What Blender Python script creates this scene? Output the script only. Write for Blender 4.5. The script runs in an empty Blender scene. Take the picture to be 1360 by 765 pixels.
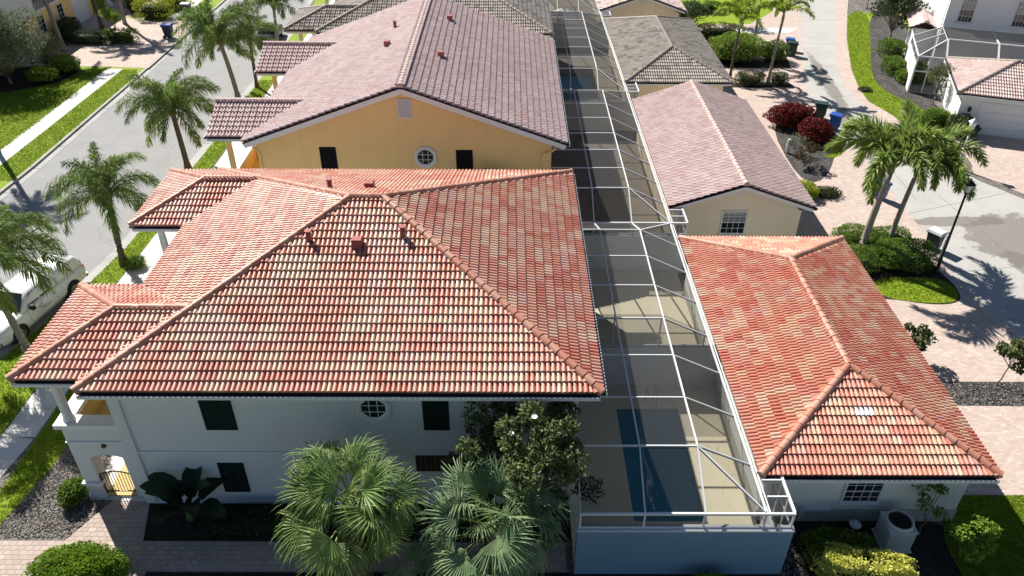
import bpy, math, random
import numpy as np
from mathutils import Matrix, Vector

random.seed(7)
SC = bpy.context.scene
COL = SC.collection
R = math.radians

# ------------------------------------------------------------------ camera
CAM_H, F_PX = 22.682, 1034.25
PITCH, YAW, ROLL = 0.6097, 0.0059, 0.0068
fw = Vector((math.sin(YAW) * math.cos(PITCH), math.cos(YAW) * math.cos(PITCH), -math.sin(PITCH)))
rt = Vector((math.cos(YAW), -math.sin(YAW), 0.0))
up = rt.cross(fw)
c_, s_ = math.cos(ROLL), math.sin(ROLL)
rt, up = c_ * rt + s_ * up, -s_ * rt + c_ * up
cd = bpy.data.cameras.new("camera")
cam = bpy.data.objects.new("camera", cd)
COL.objects.link(cam)
cd.sensor_fit = 'HORIZONTAL'
cd.sensor_width = 36.0
cd.lens = 36.0 * F_PX / 1360.0
cd.clip_start, cd.clip_end = 0.5, 3000
m3 = Matrix((rt, up, -fw)).transposed()
cam.matrix_world = Matrix.Translation((0, 0, CAM_H)) @ m3.to_4x4()
SC.camera = cam
CAMP = Vector((0, 0, CAM_H))

# ------------------------------------------------------------------ light
SUN_EL, SUN_AZ = 43.0, 39.0          # the sun stands ahead and to the left
to_sun = Vector((-math.cos(R(SUN_EL)) * math.sin(R(SUN_AZ)), math.cos(R(SUN_EL)) * math.cos(R(SUN_AZ)), math.sin(R(SUN_EL))))
w = bpy.data.worlds.new("World")
SC.world = w
w.use_nodes = True
nt = w.node_tree
nt.nodes.clear()
sky = nt.nodes.new('ShaderNodeTexSky')
sky.sky_type = 'NISHITA'
sky.sun_disc = False
sky.sun_elevation = R(SUN_EL)
sky.sun_rotation = R(-SUN_AZ)
sky.air_density, sky.dust_density, sky.ozone_density = 0.8, 0.25, 1.5
bg = nt.nodes.new('ShaderNodeBackground')
bg.inputs['Strength'].default_value = 0.05
wo = nt.nodes.new('ShaderNodeOutputWorld')
nt.links.new(sky.outputs[0], bg.inputs[0])
nt.links.new(bg.outputs[0], wo.inputs[0])
sl = bpy.data.lights.new("sun", 'SUN')
sl.energy, sl.angle, sl.color = 5.0, R(0.53), (1.0, 0.95, 0.87)
so = bpy.data.objects.new("sun", sl)
COL.objects.link(so)
so.rotation_euler = to_sun.to_track_quat('Z', 'Y').to_euler()
SC.view_settings.view_transform = 'Standard'
SC.view_settings.look = 'None'
SC.view_settings.exposure = 0.8
SC.view_settings.gamma = 1.0
SC.cycles.max_bounces = 7
SC.cycles.diffuse_bounces = 3
SC.cycles.transparent_max_bounces = 12
SC.cycles.use_denoising = True

# ------------------------------------------------------------------ materials
def srgb(r, g, b):
    f = lambda c: c / 12.92 if c <= .04045 else ((c + .055) / 1.055) ** 2.4
    return (f(r / 255), f(g / 255), f(b / 255), 1.0)

class NT:
    def __init__(s, name):
        s.m = bpy.data.materials.new(name)
        s.m.use_nodes = True
        s.t = s.m.node_tree
        s.t.nodes.clear()
        s.out = s.n('ShaderNodeOutputMaterial')
    def n(s, typ, **kw):
        nd = s.t.nodes.new(typ)
        for k, v in kw.items():
            setattr(nd, k, v)
        return nd
    def l(s, a, b):
        s.t.links.new(a, b)
    def co(s, scale=1.0, src='Object'):
        tc = s.n('ShaderNodeTexCoord')
        mp = s.n('ShaderNodeMapping')
        if isinstance(scale, (int, float)):
            scale = (scale,) * 3
        mp.inputs['Scale'].default_value = scale
        s.l(tc.outputs[src], mp.inputs[0])
        return mp.outputs[0]
    def pos(s, scale=1.0):
        g = s.n('ShaderNodeNewGeometry')
        mp = s.n('ShaderNodeMapping')
        if isinstance(scale, (int, float)):
            scale = (scale,) * 3
        mp.inputs['Scale'].default_value = scale
        s.l(g.outputs['Position'], mp.inputs[0])
        return mp.outputs[0]
    def noise(s, vec, scale, detail=4, rough=.6):
        nd = s.n('ShaderNodeTexNoise')
        nd.inputs['Scale'].default_value = scale
        nd.inputs['Detail'].default_value = detail
        nd.inputs['Roughness'].default_value = rough
        s.l(vec, nd.inputs['Vector'])
        return nd.outputs['Fac']
    def ramp(s, fac, stops):
        nd = s.n('ShaderNodeValToRGB')
        el = nd.color_ramp.elements
        while len(el) > 1:
            el.remove(el[-1])
        el[0].position, el[0].color = stops[0][0], stops[0][1]
        for p, c in stops[1:]:
            e = el.new(p)
            e.color = c
        s.l(fac, nd.inputs[0])
        return nd.outputs[0]
    def mix(s, fac, a, b, mode='MIX'):
        nd = s.n('ShaderNodeMix', data_type='RGBA', blend_type=mode)
        for sock, v in ((nd.inputs[0], fac), (nd.inputs[6], a), (nd.inputs[7], b)):
            if hasattr(v, 'links'):
                s.l(v, sock)
            else:
                sock.default_value = v
        return nd.outputs[2]
    def bump(s, h, strength=.3, dist=.02):
        nd = s.n('ShaderNodeBump')
        nd.inputs['Strength'].default_value = strength
        nd.inputs['Distance'].default_value = dist
        s.l(h, nd.inputs['Height'])
        return nd.outputs[0]
    def bsdf(s, col, rough=.7, normal=None, metal=0.0, spec=.5):
        b = s.n('ShaderNodeBsdfPrincipled')
        for k, v in (('Base Color', col), ('Roughness', rough), ('Metallic', metal), ('Specular IOR Level', spec)):
            if hasattr(v, 'links'):
                s.l(v, b.inputs[k])
            else:
                b.inputs[k].default_value = v
        if normal is not None:
            s.l(normal, b.inputs['Normal'])
        return b
    def end(s, sh):
        s.l(sh.outputs[0] if hasattr(sh, 'outputs') else sh, s.out.inputs[0])
        return s.m

def sc4(c, k):
    return (min(c[0] * k, 1), min(c[1] * k, 1), min(c[2] * k, 1), 1)

def plain(name, col, rough=.6, metal=0., var=.12, scale=3., bump=.0, spec=.5):
    t = NT(name)
    v = t.pos(1)
    f = t.noise(v, scale, 5)
    c = t.mix(f, sc4(col, 1 - var), sc4(col, 1 + var))
    nm = t.bump(t.noise(v, scale * 25, 3), bump, .01) if bump else None
    return t.end(t.bsdf(c, rough, nm, metal, spec))

def stucco(name, col, dirt=(.2, .17, .14, 1)):
    t = NT(name)
    v = t.pos(1)
    f = t.noise(v, .55, 6, .7)
    c = t.mix(f, sc4(col, .9), sc4(col, 1.08))
    streak = t.noise(t.pos((1.0, 1.0, .16)), 1.1, 6, .75)
    k = t.ramp(streak, [(.48, (0, 0, 0, 1)), (.84, (.24, .24, .24, 1))])
    c = t.mix(k, c, sc4(col, .62))
    nm = t.bump(t.noise(v, 55, 3, .7), .35, .012)
    return t.end(t.bsdf(c, .85, nm, spec=.25))

def leafmat(name, a, b, rough=.42, trans=.28, scale=1.2, tip=None, spec=.25):
    rough, trans = max(rough, .5), trans + .1
    t = NT(name)
    f = t.noise(t.pos(1), scale, 3)
    oi = t.n('ShaderNodeObjectInfo')
    wn = t.n('ShaderNodeTexWhiteNoise', noise_dimensions='3D')
    t.l(t.pos(9.0), wn.inputs['Vector'])
    f2 = t.n('ShaderNodeMath', operation='MULTIPLY_ADD')
    t.l(wn.outputs['Value'], f2.inputs[0])
    f2.inputs[1].default_value = .35
    t.l(f, f2.inputs[2])
    f3 = t.n('ShaderNodeMath', operation='SUBTRACT')
    t.l(f2.outputs[0], f3.inputs[0])
    f3.inputs[1].default_value = .17
    c = t.ramp(f3.outputs[0], [(.3, a), (.7, b)])
    hs = t.n('ShaderNodeHueSaturation')
    mr = t.n('ShaderNodeMapRange')
    mr.inputs[3].default_value, mr.inputs[4].default_value = .82, 1.18
    t.l(oi.outputs['Random'], mr.inputs[0])
    t.l(mr.outputs[0], hs.inputs['Value'])
    t.l(c, hs.inputs['Color'])
    col = hs.outputs[0]
    p = t.bsdf(col, rough, spec=spec)
    tr = t.n('ShaderNodeBsdfTranslucent')
    t.l(t.mix(.6, col, (.5, .6, .08, 1), 'MIX') if False else col, tr.inputs['Color'])
    ms = t.n('ShaderNodeMixShader')
    ms.inputs[0].default_value = trans
    t.l(p.outputs[0], ms.inputs[1])
    t.l(tr.outputs[0], ms.inputs[2])
    return t.end(ms)

def tilemat(name, col, rough=.5, spec=.3, flash=.4, fcol=(.47, .30, .21, 1)):
    t = NT(name)
    v = t.pos(1)
    f = t.noise(v, 2.3, 6, .7)
    f2 = t.noise(v, 22, 4, .7)
    c = t.mix(f, sc4(col, .78), sc4(col, 1.2))
    fl = t.ramp(t.noise(v, 5.5, 4, .65), [(.46, (0, 0, 0, 1)), (.68, (flash, flash, flash, 1))])
    c = t.mix(fl, c, fcol)
    sk = t.ramp(t.noise(v, .7, 5, .65), [(.45, (0, 0, 0, 1)), (.8, (.35, .35, .35, 1))])
    c = t.mix(sk, c, sc4(col, .6))
    lich = t.ramp(t.noise(v, 9, 6, .75), [(.6, (0, 0, 0, 1)), (.72, (.35, .35, .35, 1))])
    c = t.mix(lich, c, (.10, .06, .055, 1))
    nm = t.bump(f2, .25, .008)
    rr = t.n('ShaderNodeMapRange')
    rr.inputs[3].default_value, rr.inputs[4].default_value = rough - .1, rough + .12
    t.l(f2, rr.inputs[0])
    return t.end(t.bsdf(c, rr.outputs[0], nm, spec=spec))

def pavers(name, cols, grout, sx=.2, sy=.1, rot=0.0, bump=.5, big=.5):
    t = NT(name)
    g = t.n('ShaderNodeNewGeometry')
    mp = t.n('ShaderNodeMapping')
    mp.inputs['Rotation'].default_value = (0, 0, rot)
    t.l(g.outputs['Position'], mp.inputs[0])
    br = t.n('ShaderNodeTexBrick')
    br.inputs['Scale'].default_value = 1
    br.inputs['Brick Width'].default_value = sx
    br.inputs['Row Height'].default_value = sy
    br.inputs['Mortar Size'].default_value = .006
    br.inputs['Mortar Smooth'].default_value = .2
    br.inputs['Bias'].default_value = 0
    br.inputs['Color1'].default_value = (0, 0, 0, 1)
    br.inputs['Color2'].default_value = (1, 1, 1, 1)
    br.inputs['Mortar'].default_value = (.5, .5, .5, 1)
    t.l(mp.outputs[0], br.inputs['Vector'])
    c = t.ramp(br.outputs['Color'], [(0, cols[0]), (.35, cols[1]), (.7, cols[2]), (1, cols[3])])
    n1 = t.noise(mp.outputs[0], big, 5)
    c = t.mix(t.ramp(n1, [(.35, (0, 0, 0, 1)), (.75, (.5, .5, .5, 1))]), c, sc4(cols[1], .75))
    c = t.mix(br.outputs['Fac'], c, grout)
    f3 = t.noise(mp.outputs[0], 40, 3)
    c = t.mix(t.ramp(f3, [(.4, (0, 0, 0, 1)), (.8, (.25, .25, .25, 1))]), c, sc4(grout, .8))
    inv = t.n('ShaderNodeMath', operation='SUBTRACT')
    inv.inputs[0].default_value = 1
    t.l(br.outputs['Fac'], inv.inputs[1])
    nm = t.bump(inv.outputs[0], bump, .012)
    return t.end(t.bsdf(c, .85, nm, spec=.3))

def grassmat(name, a, b, dry):
    t = NT(name)
    v = t.pos(1)
    c = t.mix(t.noise(v, 14, 5, .8), a, b)
    c = t.mix(t.ramp(t.noise(v, .8, 5, .7), [(.45, (0, 0, 0, 1)), (.75, (.55, .55, .55, 1))]), c, dry)
    nm = t.bump(t.noise(v, 60, 4, .8), .8, .03)
    return t.end(t.bsdf(c, .8, nm, spec=.2))

def mulchmat(name, cols):
    t = NT(name)
    v = t.pos((1, 1, 1))
    vo = t.n('ShaderNodeTexVoronoi', feature='F1')
    vo.inputs['Scale'].default_value = 14
    t.l(t.mix(.12, v, t.noise(v, 6, 3)) if False else v, vo.inputs['Vector'])
    c = t.ramp(vo.outputs['Color'], [(.1, cols[0]), (.5, cols[1]), (.9, cols[2])])
    c = t.mix(t.ramp(t.noise(v, 1.1, 5), [(.4, (0, 0, 0, 1)), (.7, (.6, .6, .6, 1))]), c, sc4(cols[0], .7))
    nm = t.bump(vo.outputs['Distance'], 1.0, .05)
    return t.end(t.bsdf(c, .9, nm, spec=.2))

def concrete(name, col, stain, joint=None, crack=True, stains=()):
    t = NT(name)
    v = t.pos(1)
    c = t.mix(t.noise(v, 30, 4, .8), sc4(col, .9), sc4(col, 1.1))
    c = t.mix(t.ramp(t.noise(v, .45, 6, .65), [(.42, (0, 0, 0, 1)), (.72, (.7, .7, .7, 1))]), c, stain)
    c = t.mix(t.ramp(t.noise(v, 3.5, 6, .75), [(.55, (0, 0, 0, 1)), (.8, (.4, .4, .4, 1))]), c, sc4(stain, .8))
    if crack:
        vo = t.n('ShaderNodeTexVoronoi', feature='DISTANCE_TO_EDGE')
        vo.inputs['Scale'].default_value = .42
        dv = t.n('ShaderNodeVectorMath', operation='MULTIPLY_ADD')
        nz = t.n('ShaderNodeTexNoise')
        nz.inputs['Scale'].default_value = 1.3
        nz.inputs['Detail'].default_value = 5
        t.l(v, nz.inputs['Vector'])
        t.l(nz.outputs['Color'], dv.inputs[0])
        dv.inputs[1].default_value = (1.1, 1.1, 0)
        t.l(v, dv.inputs[2])
        t.l(dv.outputs[0], vo.inputs['Vector'])
        ck = t.ramp(vo.outputs['Distance'], [(.0, (.55, .55, .55, 1)), (.012, (0, 0, 0, 1))])
        ck = t.mix(t.ramp(t.noise(v, .25, 2), [(.5, (0, 0, 0, 1)), (.6, (1, 1, 1, 1))]), (0, 0, 0, 1), ck)
        c = t.mix(ck, c, sc4(stain, .55))
    for (sx, sy, rx, ry, rot, hard) in stains:
        mp = t.n('ShaderNodeMapping', vector_type='TEXTURE')
        mp.inputs['Location'].default_value = (sx, sy, 0)
        mp.inputs['Rotation'].default_value = (0, 0, rot)
        mp.inputs['Scale'].default_value = (rx, ry, 1e5)
        t.l(v, mp.inputs[0])
        le = t.n('ShaderNodeVectorMath', operation='LENGTH')
        t.l(mp.outputs[0], le.inputs[0])
        ad = t.n('ShaderNodeMath', operation='MULTIPLY_ADD')
        t.l(t.noise(v, .9, 7, .68), ad.inputs[0])
        ad.inputs[1].default_value = 1.7
        t.l(le.outputs['Value'], ad.inputs[2])
        k = t.ramp(ad.outputs[0], [(.0, (0, 0, 0, 1)), (.5, (0, 0, 0, 1))])
        mr = t.n('ShaderNodeMapRange', interpolation_type='SMOOTHSTEP')
        mr.inputs[1].default_value, mr.inputs[2].default_value = 1.78, 1.78 + hard
        mr.inputs[3].default_value, mr.inputs[4].default_value = .72, 0
        t.l(ad.outputs[0], mr.inputs[0])
        c = t.mix(mr.outputs[0], c, (.15, .135, .12, 1))
    nm = t.bump(t.noise(v, 90, 4, .8), .35, .008)
    return t.end(t.bsdf(c, .88, nm, spec=.3))

M = {}
M['frame_white'] = plain('white_aluminium', (.68, .69, .70, 1), .38, 0, .04)
M['trim_white'] = plain('white_painted_trim', (.74, .75, .75, 1), .6, 0, .07)
M['gutter'] = plain('white_gutter', (.66, .68, .70, 1), .45, 0, .1)
M['gutter_in'] = plain('dark_gutter_inside', (.05, .05, .06, 1), .7, 0, .3)  # near-black faces inside the trough
M['wall_cream'] = stucco('cream_stucco', (.68, .71, .74, 1))
M['wall_garage'] = stucco('pale_cream_stucco', (.74, .76, .72, 1))
M['wall_base'] = stucco('grey_cream_stucco', (.42, .42, .38, 1))
M['wall_yellow'] = stucco('yellow_ochre_stucco', (.92, .63, .28, 1))
M['wall_blue'] = stucco('blue_grey_stucco', (.19, .30, .41, 1))
M['wall_buff'] = stucco('buff_stucco', (.88, .76, .56, 1))
M['wall_tan'] = stucco('tan_stucco', (.58, .43, .20, 1))
M['wall_white'] = stucco('white_stucco', (.76, .76, .76, 1))
M['soffit'] = plain('soffit', (.62, .62, .6, 1), .8)
M['deck_under'] = plain('roof_underlay', (.05, .03, .028, 1), .9)
M['shutter_green'] = plain('dark_green_shutter', (.005, .020, .017, 1), .75, 0, .3, spec=.2)
M['shutter_black'] = plain('black_shutter', (.007, .007, .009, 1), .75, 0, .3, spec=.2)
M['glass_dark'] = plain('dark_window_glass', (.015, .02, .024, 1), .06, 0, .2, spec=.8)
M['glass_pale'] = plain('pale_curtained_glass', (.22, .25, .25, 1), .08, 0, .2, spec=.8)
M['brown_wood'] = plain('dark_brown_wood', (.035, .02, .015, 1), .6, 0, .3)
M['iron'] = plain('black_iron', (.012, .012, .013, 1), .45, .3)
M['pvc_red'] = plain('red_vent', (.30, .075, .065, 1), .6)
M['rubber'] = plain('rubber', (.014, .014, .015, 1), .8)
M['chrome'] = plain('wheel_alloy', (.45, .45, .46, 1), .3, .8)
M['paint_white'] = plain('white_car_paint', (.80, .81, .82, 1), .22, 0, .02, spec=.6)
M['paint_black'] = plain('black_car_paint', (.012, .013, .015, 1), .2, 0, .02, spec=.6)
M['decal_red'] = plain('red_decal', (.45, .06, .04, 1), .4)
M['decal_grey'] = plain('grey_decal', (.35, .36, .37, 1), .4)
M['lamp_red'] = plain('red_lamp_lens', (.42, .02, .02, 1), .2)
M['lamp_clear'] = plain('clear_lamp_lens', (.6, .62, .63, 1), .15)
M['bin_blue'] = plain('blue_bin_plastic', (.025, .09, .36, 1), .45)
M['bin_green'] = plain('dark_green_bin_plastic', (.018, .05, .042, 1), .5)
M['bin_dark'] = plain('dark_blue_bin_plastic', (.02, .035, .07, 1), .5)
M['metal_grey'] = plain('pale_grey_metal', (.55, .57, .56, 1), .5, 0, .08)
M['metal_dark'] = plain('dark_metal', (.03, .03, .032, 1), .5, .4)
M['pot'] = plain('grey_pot', (.11, .10, .09, 1), .6)
M['cloth_white'] = plain('white_canvas', (.78, .78, .76, 1), .8)
M['cloth_blue'] = plain('blue_cover', (.03, .09, .33, 1), .7)
M['terracotta_paint'] = plain('terracotta_wall', (.36, .16, .09, 1), .8)
M['trunk_grey'] = plain('grey_palm_bark', (.26, .235, .20, 1), .9, 0, .35, 7, .9)
M['trunk_brown'] = plain('brown_palm_bark', (.13, .095, .065, 1), .95, 0, .4, 6, 1.0)
M['bark'] = plain('grey_bark', (.20, .17, .135, 1), .9, 0, .3, 8, .8)
M['crownshaft'] = plain('green_crownshaft', (.14, .20, .07, 1), .5, 0, .25, 4)
M['stalk'] = plain('yellow_green_stalk', (.25, .30, .07, 1), .5)
M['boot'] = plain('fibrous_boot', (.23, .17, .07, 1), .95, 0, .4, 9, 1.0)

# leaves
L = {}
L['queen'] = leafmat('queen_palm_leaf', (.11, .18, .04, 1), (.27, .36, .10, 1), .38, .3)
L['queen_yellowed'] = leafmat('yellow_green_palm_leaf', (.17, .24, .04, 1), (.38, .43, .10, 1), .4, .32)  # yellowed leaf of the lowest fronds
L['foxtail'] = leafmat('foxtail_palm_leaf', (.12, .20, .040, 1), (.34, .42, .11, 1), .38, .3)
L['lime_palm'] = leafmat('lime_palm_leaf', (.17, .28, .02, 1), (.38, .46, .05, 1), .4, .35)
L['fan_green'] = leafmat('green_fan_leaf', (.09, .175, .04, 1), (.27, .36, .12, 1), .36, .25)
L['fan_blue'] = leafmat('blue_green_fan_leaf', (.11, .20, .095, 1), (.30, .39, .20, 1), .36, .25)
L['fan_dead'] = leafmat('straw_fan_leaf', (.22, .16, .05, 1), (.42, .33, .10, 1), .7, .2)
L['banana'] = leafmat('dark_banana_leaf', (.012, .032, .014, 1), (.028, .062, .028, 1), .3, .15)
L['magnolia'] = leafmat('magnolia_leaf', (.038, .058, .016, 1), (.17, .20, .07, 1), .3, .12, 3)
L['boxwood'] = leafmat('bright_green_leaf', (.11, .22, .012, 1), (.25, .38, .03, 1), .45, .3, 2)
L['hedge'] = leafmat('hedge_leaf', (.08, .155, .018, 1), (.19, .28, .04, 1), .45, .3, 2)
L['hedge_yellow'] = leafmat('yellow_green_hedge_leaf', (.24, .31, .02, 1), (.46, .48, .05, 1), .5, .3, 2)
L['variegated'] = leafmat('variegated_leaf', (.40, .45, .06, 1), (.80, .76, .24, 1), .5, .3, 4)
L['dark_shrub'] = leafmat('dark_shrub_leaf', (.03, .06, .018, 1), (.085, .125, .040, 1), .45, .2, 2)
L['silver'] = leafmat('silver_grey_leaf', (.07, .09, .048, 1), (.23, .26, .155, 1), .5, .2, 3)
L['olive'] = leafmat('olive_leaf', (.085, .105, .035, 1), (.21, .22, .085, 1), .5, .2, 3)
L['red'] = leafmat('red_copperleaf', (.08, .010, .011, 1), (.23, .028, .022, 1), .5, .25, 3)
L['bronze'] = leafmat('bronze_leaf', (.05, .035, .02, 1), (.14, .11, .05, 1), .5, .2, 3)
L['lime'] = leafmat('lime_shrub_leaf', (.16, .28, .025, 1), (.36, .48, .07, 1), .45, .3, 3)
L['blade'] = leafmat('grass_blade', (.12, .225, .010, 1), (.33, .39, .045, 1), .6, .3, 1.0)
L['flower'] = plain('white_blossom', (.85, .84, .78, 1), .6)

M['grass'] = grassmat('lawn', (.13, .235, .008, 1), (.27, .36, .014, 1), (.27, .29, .04, 1))
M['soil'] = mulchmat('dark_soil', [(.018, .015, .012, 1), (.035, .03, .024, 1), (.06, .05, .04, 1)])
M['mulch'] = mulchmat('weathered_mulch', [(.11, .10, .092, 1), (.20, .182, .165, 1), (.30, .275, .255, 1)])
M['mulch_dark'] = mulchmat('grey_lava_mulch', [(.035, .033, .032, 1), (.085, .08, .076, 1), (.16, .15, .145, 1)])
M['asphalt'] = concrete('light_asphalt', (.285, .285, .285, 1), (.235, .235, .235, 1))
M['concrete'] = concrete('pale_concrete', (.42, .41, .39, 1), (.34, .325, .30, 1), stains=[(29.2, 37.2, 3.4, 3.0, -.3, .12), (26.2, 39.4, 2.6, .55, .05, .2), (28.2, 33.7, 2.4, 1.0, -1.2, .2), (24.7, 51.5, .5, 4.2, -.1, .3), (26.2, 62, .45, 6, -.1, .5)])
M['walk'] = concrete('sidewalk_concrete', (.62, .615, .59, 1), (.52, .51, .48, 1))
M['kerb'] = concrete('kerb_concrete', (.40, .40, .385, 1), (.27, .265, .25, 1))
M['stain'] = concrete('stained_concrete', (.20, .185, .165, 1), (.13, .12, .105, 1))
M['deck'] = concrete('cream_pool_deck', (.80, .735, .54, 1), (.74, .67, .49, 1))
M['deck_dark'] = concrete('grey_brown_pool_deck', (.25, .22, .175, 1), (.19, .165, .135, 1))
M['pavers'] = pavers('pink_pavers', [(.44, .325, .28, 1), (.55, .445, .385, 1), (.49, .375, .33, 1), (.62, .54, .475, 1)], (.40, .34, .29, 1), .23, .115, .0)
M['pavers_b'] = pavers('pink_pavers_turned', [(.44, .325, .28, 1), (.55, .445, .385, 1), (.49, .375, .33, 1), (.62, .54, .475, 1)], (.40, .34, .29, 1), .23, .115, .33)
M['pavers_path'] = pavers('path_pavers', [(.40, .31, .26, 1), (.48, .39, .34, 1), (.43, .345, .30, 1), (.54, .46, .40, 1)], (.19, .155, .13, 1), .26, .19, .0, .8)

def watermat():
    t = NT('pool_water')
    v = t.pos(1)
    b = t.bsdf((.008, .19, .29, 1), .08, t.bump(t.noise(v, 2.2, 3), .10, .03), spec=.5)
    return t.end(b)
M['water'] = watermat()

def screenmat():
    t = NT('insect_screen')
    d = t.bsdf((.038, .039, .041, 1), .7, spec=.3)
    tr = t.n('ShaderNodeBsdfTransparent')
    ms = t.n('ShaderNodeMixShader')
    lw = t.n('ShaderNodeLayerWeight')
    lw.inputs[0].default_value = .3
    mr = t.n('ShaderNodeMapRange')
    mr.inputs[1].default_value, mr.inputs[2].default_value = 0, 1
    mr.inputs[3].default_value, mr.inputs[4].default_value = .37, .68
    t.l(lw.outputs['Facing'], mr.inputs[0])
    t.l(mr.outputs[0], ms.inputs[0])
    t.l(tr.outputs[0], ms.inputs[1])
    t.l(d.outputs[0], ms.inputs[2])
    return t.end(ms)
M['screen'] = screenmat()

def palette(prefix, cols, rough=.5, spec=.3, pull=.0, flash=.4):
    mean = [sum(c[i] for _, c in cols) / len(cols) for i in range(3)]
    fc = (min(mean[0] * 1.12, 1), min(mean[1] * 1.3, 1), min(mean[2] * 1.3, 1), 1)
    return [tilemat(f'{prefix}_tile_{w_}', tuple(c[i] * (1 - pull) + mean[i] * pull for i in range(3)) + (1,), rough, spec, flash, fc) for w_, c in cols]
PAL_RED = palette('red', [('brick', (.48, .115, .070, 1)), ('rose', (.53, .175, .125, 1)), ('terracotta', (.53, .20, .118, 1)), ('salmon', (.56, .25, .17, 1)),
                          ('buff', (.58, .365, .24, 1)), ('straw', (.61, .435, .315, 1)), ('maroon', (.44, .105, .075, 1)), ('pink', (.53, .28, .24, 1))], .5, .55, .24, .5)
PAL_ROSE = palette('rose', [('brick', (.48, .13, .082, 1)), ('rose', (.54, .205, .155, 1)), ('terracotta', (.54, .225, .145, 1)), ('salmon', (.57, .295, .22, 1)),
                            ('buff', (.58, .395, .27, 1)), ('straw', (.61, .46, .34, 1)), ('maroon', (.45, .125, .095, 1)), ('pink', (.57, .35, .30, 1))], .47, .5, .26, .5)
PAL_PINK = palette('pink', [('blush', (.56, .435, .42, 1)), ('dusty', (.52, .385, .375, 1)), ('pale', (.59, .47, .455, 1)), ('mauve', (.48, .35, .345, 1)), ('rose', (.54, .38, .36, 1))], .7, .2, .2, .4)
PAL_GREY = palette('grey', [('brown', (.28, .245, .22, 1)), ('taupe', (.34, .30, .27, 1)), ('pale', (.40, .36, .325, 1)), ('dark', (.21, .185, .17, 1)), ('sand', (.37, .325, .28, 1))], .75, .15)
HIP_RED = tilemat('red_hip_tile', (.47, .20, .14, 1), .42)
HIP_RED2 = tilemat('rose_hip_tile', (.52, .275, .205, 1), .42)
HIP_PINK = tilemat('pink_hip_tile', (.52, .40, .375, 1), .6)
HIP_GREY = tilemat('grey_hip_tile', (.24, .21, .19, 1), .5)
M['mortar_red'] = plain('shade_dark_red_mortar', (.075, .024, .026, 1), .9)  # shade on the sides of the hip tiles is put into this dark red
M['mortar_grey'] = plain('grey_mortar', (.10, .09, .085, 1), .8)
M['tile_white'] = tilemat('pale_replacement_tile', (.80, .79, .80, 1), .5, .3, .0)

# ------------------------------------------------------------------ mesh helpers
ID = Matrix.Identity(4)

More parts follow.
